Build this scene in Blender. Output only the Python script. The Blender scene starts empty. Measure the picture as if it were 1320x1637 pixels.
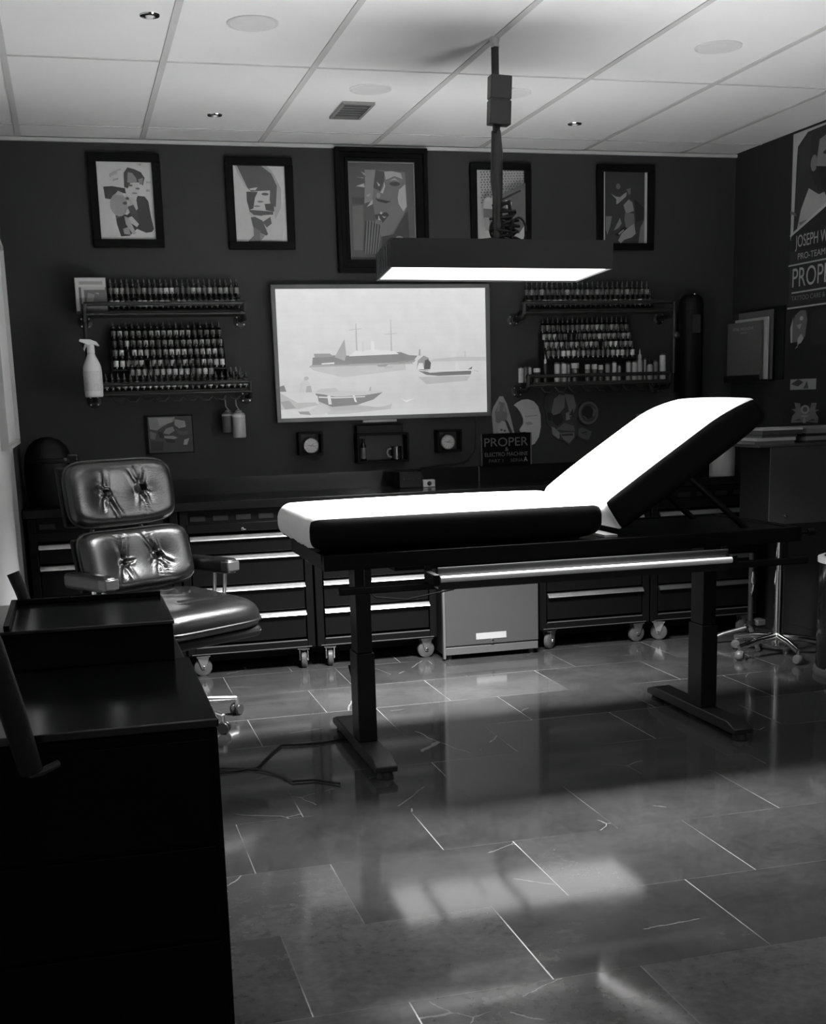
import bpy, bmesh, math, random
from mathutils import Vector, Matrix
PI = math.pi
R = math.radians
COL = bpy.context.scene.collection
rnd = random.Random(7)

# ------------------------------------------------------------------ materials
MATS = {}

def mat(name, alb, rough=0.5, metal=0.0, spec=0.5, var=0.06, scale=12.0, bump=0.0, bscale=60.0, coat=0.0):
    """grey procedural surface: noise drives a little colour variation, roughness and bump"""
    if name in MATS:
        return MATS[name]
    m = bpy.data.materials.new(name)
    m.use_nodes = True
    nt = m.node_tree
    b = nt.nodes['Principled BSDF']
    tc = nt.nodes.new('ShaderNodeTexCoord')
    nz = nt.nodes.new('ShaderNodeTexNoise')
    nz.inputs['Scale'].default_value = scale
    nz.inputs['Detail'].default_value = 4
    nt.links.new(tc.outputs['Object'], nz.inputs['Vector'])
    mr = nt.nodes.new('ShaderNodeMapRange')
    mr.inputs['To Min'].default_value = max(0, alb * (1 - var))
    mr.inputs['To Max'].default_value = min(1, alb * (1 + var))
    nt.links.new(nz.outputs['Fac'], mr.inputs['Value'])
    nt.links.new(mr.outputs['Result'], b.inputs['Base Color'])
    b.inputs['Roughness'].default_value = rough
    b.inputs['Metallic'].default_value = metal
    b.inputs['Specular IOR Level'].default_value = spec
    if coat:
        b.inputs['Coat Weight'].default_value = coat
        b.inputs['Coat Roughness'].default_value = 0.1
    if bump:
        n2 = nt.nodes.new('ShaderNodeTexNoise')
        n2.inputs['Scale'].default_value = bscale
        n2.inputs['Detail'].default_value = 5
        nt.links.new(tc.outputs['Object'], n2.inputs['Vector'])
        bp = nt.nodes.new('ShaderNodeBump')
        bp.inputs['Strength'].default_value = bump
        bp.inputs['Distance'].default_value = 0.01
        nt.links.new(n2.outputs['Fac'], bp.inputs['Height'])
        nt.links.new(bp.outputs['Normal'], b.inputs['Normal'])
    MATS[name] = m
    return m


def paint(v):
    return mat('paint_grey_%03d' % round(v * 1000), v, 0.6, spec=0.25, var=0.08, scale=30)


def glow(v, name='screen_grey'):
    key = '%s_%03d' % (name, round(v * 1000))
    if key in MATS:
        return MATS[key]
    m = bpy.data.materials.new(key)
    m.use_nodes = True
    nt = m.node_tree
    b = nt.nodes['Principled BSDF']
    b.inputs['Base Color'].default_value = (0.02, 0.02, 0.02, 1)
    b.inputs['Roughness'].default_value = 0.35
    tc = nt.nodes.new('ShaderNodeTexCoord')
    nz = nt.nodes.new('ShaderNodeTexNoise')
    nz.inputs['Scale'].default_value = 14
    nz.inputs['Detail'].default_value = 6
    mr = nt.nodes.new('ShaderNodeMapRange')
    mr.inputs['To Min'].default_value = v * 0.9
    mr.inputs['To Max'].default_value = v * 1.1
    nt.links.new(tc.outputs['Object'], nz.inputs['Vector'])
    nt.links.new(nz.outputs['Fac'], mr.inputs['Value'])
    b.inputs['Emission Color'].default_value = (1, 1, 1, 1)
    nt.links.new(mr.outputs['Result'], b.inputs['Emission Strength'])
    MATS[key] = m
    return m


BLACKM = mat('black_powder_coat', 0.006, 0.45, spec=0.2)
BLACKG = mat('black_gloss_metal', 0.012, 0.16, spec=0.5, var=0.1)
FRAMEM = mat('black_picture_frame', 0.004, 0.5, spec=0.06)
IRON = mat('black_iron_pipe', 0.012, 0.45, spec=0.4, bump=0.1, bscale=200)
RUBBER = mat('black_rubber', 0.02, 0.6, spec=0.3)
CHROME = mat('chrome', 0.75, 0.12, metal=1.0, var=0.03)
ALU = mat('brushed_aluminium', 0.72, 0.34, metal=1.0, var=0.05)
STEEL = mat('zinc_steel', 0.62, 0.38, metal=1.0, var=0.08)
WHITEP = mat('white_plastic', 0.85, 0.4, spec=0.4, var=0.03)
DARKWALL = mat('charcoal_wall_paint', 0.031, 0.7, spec=0.2, var=0.08, scale=3, bump=0.06, bscale=180)
DARKWALL_SHADED = mat('charcoal_wall_paint_shaded', 0.022, 0.7, spec=0.15, var=0.08, scale=3, bump=0.06, bscale=180)  # darker copy of the wall paint; dimmer light on this side put into colour
LIGHTWALL = mat('light_grey_wall_paint', 0.55, 0.6, spec=0.25, var=0.03, scale=3, bump=0.05, bscale=180)
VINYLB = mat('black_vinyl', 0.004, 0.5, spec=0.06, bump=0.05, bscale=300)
VINYLW = mat('white_vinyl', 0.74, 0.45, spec=0.3, var=0.02, bump=0.03, bscale=300)
LEATHER = mat('black_leather', 0.010, 0.25, spec=0.7, var=0.1, bump=0.12, bscale=220)
WORKT = mat('black_worktop', 0.009, 0.2, spec=0.28, var=0.2, scale=4)
CHESTM = mat('black_chest_enamel', 0.0045, 0.4, spec=0.16)
CABLE = mat('black_cable', 0.008, 0.5, spec=0.3)


# ------------------------------------------------------------------ mesh helper
class MB:
    def __init__(self, off=(0, 0, 0)):
        self.v = []
        self.f = []
        self.m = []
        self.off = Vector(off)

    def add(self, vs, fs, mi=0):
        n = len(self.v)
        self.v += [Vector(p) - self.off for p in vs]
        self.f += [[i + n for i in f] for f in fs]
        self.m += [mi] * len(fs)
        return self

    def box(self, x0, x1, y0, y1, z0, z1, mi=0, M=None):
        vs = [Vector((x, y, z)) for z in (z0, z1) for y in (y0, y1) for x in (x0, x1)]
        if M is not None:
            vs = [M @ p for p in vs]
        fs = [(0, 2, 3, 1), (4, 5, 7, 6), (0, 1, 5, 4), (2, 6, 7, 3), (0, 4, 6, 2), (1, 3, 7, 5)]
        return self.add(vs, fs, mi)

    def tube(self, pts, r, n=10, mi=0, cap=True, closed=False):
        pts = [Vector(p) for p in pts]
        rs = r if isinstance(r, (list, tuple)) else [r] * len(pts)
        rings = []
        up = None
        N = len(pts)
        for i, p in enumerate(pts):
            if closed:
                t = (pts[(i + 1) % N] - pts[i - 1]).normalized()
            else:
                t = (pts[min(i + 1, N - 1)] - pts[max(i - 1, 0)]).normalized()
            if up is None:
                up = t.orthogonal().normalized()
            up = (up - t * up.dot(t))
            if up.length < 1e-6:
                up = t.orthogonal()
            up.normalize()
            b = t.cross(up)
            rings.append([p + (up * math.cos(2 * PI * k / n) + b * math.sin(2 * PI * k / n)) * rs[i] for k in range(n)])
        vs = [q for rg in rings for q in rg]
        fs = []
        for i in range(N if closed else N - 1):
            j = (i + 1) % N
            for k in range(n):
                k2 = (k + 1) % n
                fs.append((i * n + k, i * n + k2, j * n + k2, j * n + k))
        if cap and not closed:
            fs.append(tuple(reversed(range(n))))
            fs.append(tuple((N - 1) * n + k for k in range(n)))
        return self.add(vs, fs, mi)

    def lathe(self, prof, o=(0, 0, 0), n=20, mi=0, axis='z', M=None):
        o = Vector(o)
        vs = []
        for (r, z) in prof:
            for k in range(n):
                a = 2 * PI * k / n
                p = Vector((r * math.cos(a), r * math.sin(a), z))
                if axis == 'y':
                    p = Vector((p.x, -p.z, p.y))
                elif axis == 'x':
                    p = Vector((p.z, p.x, p.y))
                if M is not None:
                    p = M @ p
                vs.append(p + o)
        fs = []
        for i in range(len(prof) - 1):
            for k in range(n):
                k2 = (k + 1) % n
                fs.append((i * n + k, i * n + k2, (i + 1) * n + k2, (i + 1) * n + k))
        if prof[0][0] > 1e-6:
            fs.append(tuple(reversed(range(n))))
        if prof[-1][0] > 1e-6 and not (len(prof) == 2 and prof[0][0] < 1e-6):
            fs.append(tuple((len(prof) - 1) * n + k for k in range(n)))
        return self.add(vs, fs, mi)

    def prism(self, poly, fn, d0, d1, mi=0):
        """poly: 2d outline; fn(u, v, d) -> 3d point"""
        n = len(poly)
        vs = [fn(u, v, d0) for u, v in poly] + [fn(u, v, d1) for u, v in poly]
        fs = [tuple(reversed(range(n))), tuple(range(n, 2 * n))]
        for k in range(n):
            k2 = (k + 1) % n
            fs.append((k, k2, n + k2, n + k))
        return self.add(vs, fs, mi)

    def build(self, name, mats, parent=None, smooth=True, bevel=0.0, seg=2, loc=None, rot=None, angle=38):
        me = bpy.data.meshes.new(name)
        me.from_pydata([tuple(p) for p in self.v], [], self.f)
        if not isinstance(mats, (list, tuple)):
            mats = [mats]
        for m in mats:
            me.materials.append(m)
        for p, mi in zip(me.polygons, self.m):
            p.material_index = mi
        bm = bmesh.new()
        bm.from_mesh(me)
        bmesh.ops.remove_doubles(bm, verts=bm.verts, dist=1e-6)
        bmesh.ops.recalc_face_normals(bm, faces=bm.faces)
        bm.to_mesh(me)
        bm.free()
        if smooth:
            me.shade_smooth()
            me.set_sharp_from_angle(angle=R(angle))
        me.update()
        o = bpy.data.objects.new(name, me)
        COL.objects.link(o)
        if parent is not None:
            o.parent = parent
        if loc is not None:
            o.location = loc
        if rot is not None:
            o.rotation_euler = rot
        if bevel:
            md = o.modifiers.new('bevel', 'BEVEL')
            md.width = bevel
            md.segments = seg
            md.limit_method = 'ANGLE'
            md.angle_limit = R(40)
        return o


def tag(o, label=None, cat=None, group=None, kind=None):
    if label:
        o['label'] = label
    if cat:
        o['category'] = cat
    if group:
        o['group'] = group
    if kind:
        o['kind'] = kind
    return o


def thing(name, label, cat, loc=(0, 0, 0), rz=0.0, group=None):
    o = bpy.data.objects.new(name, None)
    o.empty_display_size = 0.1
    COL.objects.link(o)
    o.location = loc
    o.rotation_euler = (0, 0, rz)
    return tag(o, label, cat, group)


def struct(name, mb, mats, **k):
    return tag(mb.build(name, mats, **k), kind='structure')


def copy_tree(o, parent=None):
    c = o.copy()
    COL.objects.link(c)
    if parent is not None:
        c.parent = parent
    for ch in list(o.children):
        copy_tree(ch, c)
    return c


def back(u, v, d):            # outline on the back wall: u = x, v = z, d = distance out from wall
    return Vector((u, -d, v))


def right(u, v, d):           # outline on the right wall: u = distance from back wall, v = z
    return Vector((XR - d, -u, v))


def lettering(name, body, m, fn, u, v, height, width, depth, parent, off=(0, 0, 0), label=None):
    cu = bpy.data.curves.new(name, 'FONT')
    cu.body = body
    cu.size = 1.0
    o = bpy.data.objects.new(name, cu)
    COL.objects.link(o)
    bpy.context.view_layer.update()
    me = bpy.data.meshes.new_from_object(o.evaluated_get(bpy.context.evaluated_depsgraph_get()))
    bpy.data.objects.remove(o)
    xs = [p.co.x for p in me.vertices]
    ys = [p.co.y for p in me.vertices]
    x0, x1, y0, y1 = min(xs), max(xs), min(ys), max(ys)
    w = width if width else (x1 - x0) * height / (y1 - y0)
    for p in me.vertices:
        a = u + (p.co.x - x0) / (x1 - x0) * w
        b = v + (p.co.y - y0) / (y1 - y0) * height
        p.co = fn(a, b, depth) - Vector(off)
    me.materials.append(m)
    t = bpy.data.objects.new(name, me)
    COL.objects.link(t)
    t.parent = parent
    if label:
        t['label'] = label
    return t


ORD = ['first', 'second', 'third', 'fourth', 'fifth', 'sixth', 'seventh', 'eighth', 'ninth', 'tenth', 'eleventh',
       'twelfth', 'thirteenth', 'fourteenth', 'fifteenth', 'sixteenth', 'seventeenth', 'eighteenth', 'nineteenth',
       'twentieth', 'twenty-first', 'twenty-second', 'twenty-third', 'twenty-fourth', 'twenty-fifth', 'twenty-sixth']

XL, XR, ZC, YF = -0.125, 3.95, 2.70, -9.0

# ------------------------------------------------------------------ setting
def floor_material():
    m = bpy.data.materials.new('dark_stone_floor_tile')
    m.use_nodes = True
    nt = m.node_tree
    b = nt.nodes['Principled BSDF']
    N = nt.nodes.new
    L = nt.links.new

    def math_(op, a, c=None):
        n = N('ShaderNodeMath')
        n.operation = op
        for i, q in enumerate((a, c)):
            if q is None:
                continue
            if isinstance(q, (int, float)):
                n.inputs[i].default_value = q
            else:
                L(q, n.inputs[i])
        return n.outputs[0]
    geo = N('ShaderNodeNewGeometry')
    sep = N('ShaderNodeSeparateXYZ')
    L(geo.outputs['Position'], sep.inputs[0])
    yy = math_('DIVIDE', math_('ADD', sep.outputs['Y'], 0.99), 0.457)
    row = math_('FLOOR', yy)
    fy = math_('SUBTRACT', yy, row)
    odd = math_('FLOORED_MODULO', row, 2.0)
    xo = math_('MULTIPLY', odd, 0.226)
    xx = math_('DIVIDE', math_('ADD', math_('SUBTRACT', sep.outputs['X'], 0.788), xo), 0.583)
    colm = math_('FLOOR', xx)
    fx = math_('SUBTRACT', xx, colm)
    ex = math_('MULTIPLY', math_('MINIMUM', fx, math_('SUBTRACT', 1.0, fx)), 0.583)
    ey = math_('MULTIPLY', math_('MINIMUM', fy, math_('SUBTRACT', 1.0, fy)), 0.457)
    rowfade = N('ShaderNodeMapRange')
    rowfade.inputs['From Min'].default_value = -2.8
    rowfade.inputs['From Max'].default_value = -1.9
    rowfade.inputs['To Min'].default_value = 0.22
    L(sep.outputs['Y'], rowfade.inputs['Value'])
    grout = math_('MAXIMUM', math_('LESS_THAN', ex, 0.0017), math_('MULTIPLY', math_('LESS_THAN', ey, 0.0015), rowfade.outputs['Result']))
    gn = N('ShaderNodeTexNoise')
    gn.inputs['Scale'].default_value = 1.7
    L(geo.outputs['Position'], gn.inputs['Vector'])
    gm_ = N('ShaderNodeMapRange')
    gm_.inputs['From Min'].default_value = 0.42
    gm_.inputs['From Max'].default_value = 0.62
    gm_.inputs['To Min'].default_value = 0.12
    L(gn.outputs['Fac'], gm_.inputs['Value'])
    grout = math_('MULTIPLY', grout, gm_.outputs['Result'])
    # per tile tone
    cmb = N('ShaderNodeCombineXYZ')
    L(row, cmb.inputs[0])
    L(colm, cmb.inputs[1])
    wn = N('ShaderNodeTexWhiteNoise')
    L(cmb.outputs[0], wn.inputs['Vector'])
    # clouding
    nz = N('ShaderNodeTexNoise')
    nz.inputs['Scale'].default_value = 3.0
    nz.inputs['Detail'].default_value = 8
    nz.inputs['Roughness'].default_value = 0.65
    L(geo.outputs['Position'], nz.inputs['Vector'])
    # veins: distance to edge of warped cells, masked per area
    warp = N('ShaderNodeVectorMath')
    warp.operation = 'MULTIPLY_ADD'
    L(nz.outputs['Color'], warp.inputs[0])
    warp.inputs[1].default_value = (0.09, 0.09, 0)
    addv = N('ShaderNodeVectorMath')
    addv.operation = 'MULTIPLY_ADD'
    L(wn.outputs['Color'], addv.inputs[0])
    addv.inputs[1].default_value = (7, 7, 0)
    L(geo.outputs['Position'], addv.inputs[2])
    L(addv.outputs[0], warp.inputs[2])
    vo = N('ShaderNodeTexVoronoi')
    vo.feature = 'DISTANCE_TO_EDGE'
    vo.inputs['Scale'].default_value = 1.9
    L(warp.outputs[0], vo.inputs['Vector'])
    vein = math_('LESS_THAN', vo.outputs['Distance'], 0.0028)
    n3 = N('ShaderNodeTexNoise')
    n3.inputs['Scale'].default_value = 2.2
    L(addv.outputs[0], n3.inputs['Vector'])
    vm = math_('MULTIPLY', vein, math_('GREATER_THAN', n3.outputs['Fac'], 0.60))
    n4 = N('ShaderNodeTexNoise')
    n4.inputs['Scale'].default_value = 40
    n4.inputs['Detail'].default_value = 6
    L(geo.outputs['Position'], n4.inputs['Vector'])
    base = math_('ADD', math_('MULTIPLY', nz.outputs['Fac'], FLOOR_A), math_('MULTIPLY', wn.outputs['Value'], FLOOR_A * 0.3))
    base = math_('MULTIPLY', base, math_('ADD', 0.6, math_('MULTIPLY', n4.outputs['Fac'], 0.8)))
    c1 = math_('ADD', base, math_('MULTIPLY', grout, FLOOR_A * 2.6))
    c2 = math_('ADD', c1, math_('MULTIPLY', vm, FLOOR_A * 1.8))
    L(c2, b.inputs['Base Color'])
    rr = math_('ADD', 0.05, math_('MULTIPLY', nz.outputs['Fac'], 0.09))
    rr = math_('ADD', rr, math_('MULTIPLY', grout, 0.3))
    L(rr, b.inputs['Roughness'])
    b.inputs['Specular IOR Level'].default_value = 0.7
    return m


FLOOR_A = 0.082
fl = MB()
fl.box(XL - 0.1, XR + 0.1, YF, 0.1, -0.1, 0.0)
struct('floor', fl, floor_material(), smooth=False)

TILEM = mat('white_ceiling_tile', 0.86, 0.8, spec=0.1, var=0.025, scale=5, bump=0.08, bscale=250)
TBAR = mat('grey_ceiling_grid', 0.50, 0.6, spec=0.2)
ce = MB()
ce.box(XL - 0.1, XR + 0.1, YF, 0.1, ZC, ZC + 0.1)
for i in range(-1, 8):
    x = i * 0.6
    if XL < x < XR:
        ce.box(x - 0.013, x + 0.013, YF, 0, ZC - 0.004, ZC + 0.001, 1)
k = 0
while -0.276 - 1.2 * k > YF:
    y = -0.276 - 1.2 * k
    ce.box(XL, XR, y - 0.006, y + 0.006, ZC - 0.003, ZC + 0.001, 1)
    k += 1
struct('ceiling', ce, [TILEM, TBAR], smooth=False)
struct('wall_back', MB().box(XL - 0.1, XR + 0.1, 0, 0.1, 0, ZC), DARKWALL, smooth=False)
wr = MB().box(XR, XR + 0.1, YF, 0, 0, ZC)
struct('wall_right', wr, DARKWALL_SHADED, smooth=False)
wl = MB()
wl.box(XL - 0.1, XL, YF, -0.80, 0, ZC, 0)
wl.box(XL - 0.1, XL, -0.80, 0, 0, ZC, 1)
struct('wall_left', wl, [LIGHTWALL, DARKWALL], smooth=False)
struct('baseboard_right', MB().box(XR - 0.014, XR - 0.001, YF, -0.001, 0.001, 0.075), mat('black_baseboard', 0.02, 0.4), bevel=0.003)
struct('trim_1', MB().box(XL + 0.001, XR - 0.001, -0.018, -0.001, ZC - 0.022, ZC - 0.005), TBAR)

# ceiling fittings
for (x, y, where) in ((0.512, -2.06, 'near the front left of the ceiling'), (0.90, -0.585, 'above the left picture frames'),
                      (2.69, -0.63, 'to the right of the lamp driver')):
    t = thing('downlight', 'small chrome recessed downlight, switched off, ' + where, 'downlight', (x, y, ZC), group='recessed downlights')
    MB().lathe([(0.016, -0.001), (0.02, -0.006), (0.034, -0.004), (0.036, 0.0)], n=24).build('trim_ring', CHROME, t)
    MB().lathe([(0.0, -0.012), (0.011, -0.010), (0.016, -0.002)], n=20).build('bulb', mat('clear_bulb', 0.8, 0.1), t)
for (x, y, lab) in ((0.874, -2.03, 'round white ceiling speaker cover left of the lamp, nearest the camera'),
                    (1.51, -1.17, 'round white ceiling speaker cover beside the square vent'),
                    (2.72, -2.02, 'round white ceiling speaker cover furthest right'),
                    (2.15, -1.19, 'round white ceiling speaker cover partly behind the lamp driver')):
    t = thing('ceiling_speaker', lab, 'speaker', (x, y, ZC), group='round speaker covers in the ceiling')
    MB().lathe([(0.078, -0.004), (0.085, -0.007), (0.092, -0.004), (0.093, 0.0)], n=36).build('rim', mat('speaker_rim', 0.62, 0.5), t)
    MB().lathe([(0.0, -0.005), (0.08, -0.005)], n=36).build('grille', mat('speaker_grille', 0.64, 0.7), t)
t = thing('ceiling_vent', 'square grey louvred vent in the ceiling', 'vent', (1.513, -0.78, ZC))
v = MB()
for a, b_, c, d in ((-0.075, 0.075, -0.155, -0.14), (-0.075, 0.075, 0.14, 0.155), (-0.075, -0.062, -0.14, 0.14), (0.062, 0.075, -0.14, 0.14)):
    v.box(a, b_, c, d, -0.012, 0)
v.build('vent_frame', mat('vent_grey', 0.16, 0.5), t)
v = MB()
for k in range(6):
    yy = -0.115 + k * 0.046
    v.box(-0.062, 0.062, yy - 0.014, yy + 0.014, -0.007, -0.004)
v.build('louvres', mat('vent_slat', 0.09, 0.5), t)
MB().box(-0.062, 0.062, -0.14, 0.14, -0.003, 0).build('backing', mat('vent_dark', 0.02, 0.8), t)

# board and frame on the left wall
t = thing('wall_board', 'white framed board hanging on the left wall', 'board', (XL, -1.2, 1.65))
MB((XL, -1.2, 1.65)).box(XL, XL + 0.012, -1.75, -0.66, 1.24, 2.08).build('panel', mat('board_white', 0.75, 0.5), t)
v = MB((XL, -1.2, 1.65))
v.box(XL, XL + 0.03, -0.66, -0.64, 1.22, 2.10)
v.box(XL, XL + 0.03, -1.77, -1.75, 1.22, 2.10)
v.box(XL, XL + 0.03, -1.75, -0.66, 1.22, 1.24)
v.box(XL, XL + 0.03, -1.75, -0.66, 2.08, 2.10)
v.build('board_frame', mat('board_frame_grey', 0.4, 0.4), t)

# ------------------------------------------------------------------ lamp
LC = Vector((1.761, -2.0, 1.887))
LW, LD, LH = 0.836, 0.522, 0.103
LM = Matrix.Rotation(-0.137, 4, 'Z') @ Matrix.Rotation(0.023, 4, 'Y')
t = thing('pendant_work_lamp', 'black boxed LED panel lamp hanging from the ceiling over the bed', 'lamp', LC)
hx, hy, hz, th = LW / 2, LD / 2, LH / 2, 0.008
v = MB()
HOODM = mat('black_lamp_hood', 0.014, 0.35, spec=0.3)
v.box(-hx, hx, -hy, -hy + th, -hz, hz, M=LM)
v.box(-hx, hx, hy - th, hy, -hz, hz, M=LM)
v.box(-hx, -hx + th, -hy + th, hy - th, -hz, hz, M=LM)
v.box(hx - th, hx, -hy + th, hy - th, -hz, hz, M=LM)
v.box(-hx + th, hx - th, -hy + th, hy - th, hz - th, hz, M=LM)
hood = v.build('hood', HOODM, t)
for s in (-1, 1):
    for k in range(5):
        yy = -hy + 0.09 + k * 0.085
        MB().box(s * hx - 0.004, s * hx + 0.004, yy - 0.012, yy + 0.012, -hz + 0.01, hz - 0.012, M=LM).build('side_rib', mat('lamp_rib', 0.05, 0.4), hood)
PANEL_L = 3.2
pm = glow(PANEL_L, 'led_panel')
MB().box(-hx + th, hx - th, -hy + th, hy - th, -hz + 0.006, -hz + 0.012, M=LM).build('led_panel', pm, t)
v = MB()
v.tube([(0.034, 0.0, ZC - LC.z), (0.034, 0.0, 0.66), (0.036, 0.002, 0.5), (0.034, 0, 0.06)], 0.0145, 12)
v.tube([(0.034, 0.0, 0.48), (0.036, 0, 0.40), (0.033, 0, 0.3), (0.036, 0, 0.24), (0.034, 0, 0.12)], [0.018, 0.023, 0.024, 0.019, 0.02], 12)
v.tube([(0.038, -0.004, 0.33), (0.034, 0, 0.2), (0.03, 0.0, 0.1), (0.034, 0, 0.05)], 0.016, 10)
v.build('hanging_rod', mat('black_lamp_rod', 0.012, 0.5, bump=0.3, bscale=90), t)
v = MB()
v.tube([(0.034, 0, ZC - LC.z), (0.034, 0, ZC - LC.z - 0.05)], [0.02, 0.012], 14)
v.tube([(0.02, -0.01, ZC - LC.z - 0.03), (0.05, 0.012, ZC - LC.z - 0.03)], 0.008, 8)
v.build('ceiling_hook', STEEL, t)
v = MB()
MD = Matrix.Translation((0.036, -0.03, 0.58)) @ Matrix.Rotation(R(2.5), 4, 'Y')
v.box(-0.042, 0.042, -0.03, 0.018, -0.088, 0.0, M=MD)
v.box(-0.042, 0.042, -0.03, 0.018, 0.004, 0.088, M=MD)
v.box(-0.038, 0.038, -0.026, 0.016, -0.01, 0.01, M=MD)
dr = v.build('power_driver', mat('black_driver_case', 0.012, 0.4), t, bevel=0.004)
v = MB()
v.tube([(0.016, -0.04, 0.49), (0.014, -0.045, 0.465)], 0.007, 8)
v.build('cable_gland', CABLE, dr)
v = MB()
pts = []
for k in range(90):
    a = k * 0.55
    pts.append((0.07 + (0.046 + 0.014 * math.sin(k * 0.7)) * math.cos(a), 0.01 + 0.03 * math.sin(a), 0.07 + 0.13 * (k / 90) + 0.02 * math.sin(k * 0.31)))
v.tube(pts, 0.006, 7)
v.tube([(0.06 + 0.05 * math.cos(a), 0.02, 0.12 + 0.045 * math.sin(a)) for a in [x * 0.4 for x in range(16)]], 0.005, 7)
v.tube([(0.11 + 0.03 * math.cos(a), -0.03, 0.11 + 0.05 * math.sin(a)) for a in [x * 0.4 for x in range(16)]], 0.004, 7)
v.tube([(-0.09, 0, 0.058), (-0.05, -0.02, 0.075), (0.0, -0.02, 0.08), (0.06, -0.02, 0.078), (0.1, -0.02, 0.06)], 0.006, 7)
v.tube([(0.034, 0, 0.2), (0.075, -0.02, 0.22), (0.085, -0.01, 0.16), (0.06, 0.0, 0.1)], 0.009, 8)
v.tube([(0.045, -0.015, 0.225), (0.12, -0.03, 0.26)], 0.004, 6)
v.build('cable_bundle', CABLE, t)
al = bpy.data.lights.new('lamp_light', 'AREA')
al.shape = 'RECTANGLE'
al.size = LW - 0.03
al.size_y = LD - 0.03
al.energy = 150
al.spread = R(125)
lo = bpy.data.objects.new('lamp_light', al)
COL.objects.link(lo)
lo.parent = t
lo.matrix_local = LM @ Matrix.Translation((0, 0, -hz - 0.002))

# ------------------------------------------------------------------ pictures on the back wall
def ell(cx, cy, rx, ry, n=20, a0=0.0, a1=2 * PI, rot=0.0):
    o = []
    for k in range(n):
        a = a0 + (a1 - a0) * k / (n if abs(a1 - a0 - 2 * PI) < 1e-6 else n - 1)
        x, y = rx * math.cos(a), ry * math.sin(a)
        o.append((cx + x * math.cos(rot) - y * math.sin(rot), cy + x * math.sin(rot) + y * math.cos(rot)))
    return o


def layered(name, polys, fn, x0, x1, z0, z1, d, parent, off, matfn, step=0.0004):
    """flat printed picture: coloured shapes on one sheet"""
    v = MB(off)
    mats = []
    for k, (pl, g) in enumerate(polys):
        m = matfn(g)
        if m not in mats:
            mats.append(m)
        pts = [fn(x0 + u * (x1 - x0), z0 + w * (z1 - z0), d + k * step) for u, w in [(min(1, max(0, a)), min(1, max(0, b))) for a, b in pl]]
        v.add(pts, [tuple(range(len(pts)))], mats.index(m))
    me = bpy.data.meshes.new(name)
    me.from_pydata([tuple(p) for p in v.v], [], v.f)
    for m in mats:
        me.materials.append(m)
    for p, mi in zip(me.polygons, v.m):
        p.material_index = mi
    o = bpy.data.objects.new(name, me)
    COL.objects.link(o)
    o.parent = parent
    return o


SQ = [(0, 0), (1, 0), (1, 1), (0, 1)]


def picture(label, x0, x1, z0, z1, fw, polys, depth=0.025, mount=0.0, mountv=0.5, group='framed pictures along the top of the back wall', tilt=0.0, steps=False, art=None):
    loc = Vector(((x0 + x1) / 2, 0, z0))
    t = thing('picture_frame', label, 'picture', loc, group=group)
    v = MB(loc)
    if steps:
        for (i0, i1, d) in ((0, fw * 0.35, depth), (fw * 0.35, fw * 0.75, depth * 0.7), (fw * 0.75, fw, depth * 0.9)):
            for a, b_, c, e in ((x0 + i0, x1 - i0, z0 + i0, z0 + i1), (x0 + i0, x1 - i0, z1 - i1, z1 - i0), (x0 + i0, x0 + i1, z0 + i1, z1 - i1), (x1 - i1, x1 - i0, z0 + i1, z1 - i1)):
                v.box(a, b_, -d, -0.001, c, e)
    else:
        for a, b_, c, e in ((x0, x1, z0, z0 + fw), (x0, x1, z1 - fw, z1), (x0, x0 + fw, z0 + fw, z1 - fw), (x1 - fw, x1, z0 + fw, z1 - fw)):
            v.box(a, b_, -depth, -0.001, c, e)
    v.build('frame', FRAMEM, t, bevel=0.003)
    layered('print', polys, back, x0 + fw, x1 - fw, z0 + fw, z1 - fw, 0.008, t, loc, paint)
    if steps:
        v = MB(loc)
        i = fw
        for a, b_, c, e in ((x0 + i, x1 - i, z0 + i, z0 + i + 0.006), (x0 + i, x1 - i, z1 - i - 0.006, z1 - i), (x0 + i, x0 + i + 0.006, z0 + i, z1 - i), (x1 - i - 0.006, x1 - i, z0 + i, z1 - i)):
            v.box(a, b_, -0.016, -0.009, c, e)
        v.build('inner_slip', mat('frame_slip', 0.16, 0.4), t)
    return t


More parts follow.
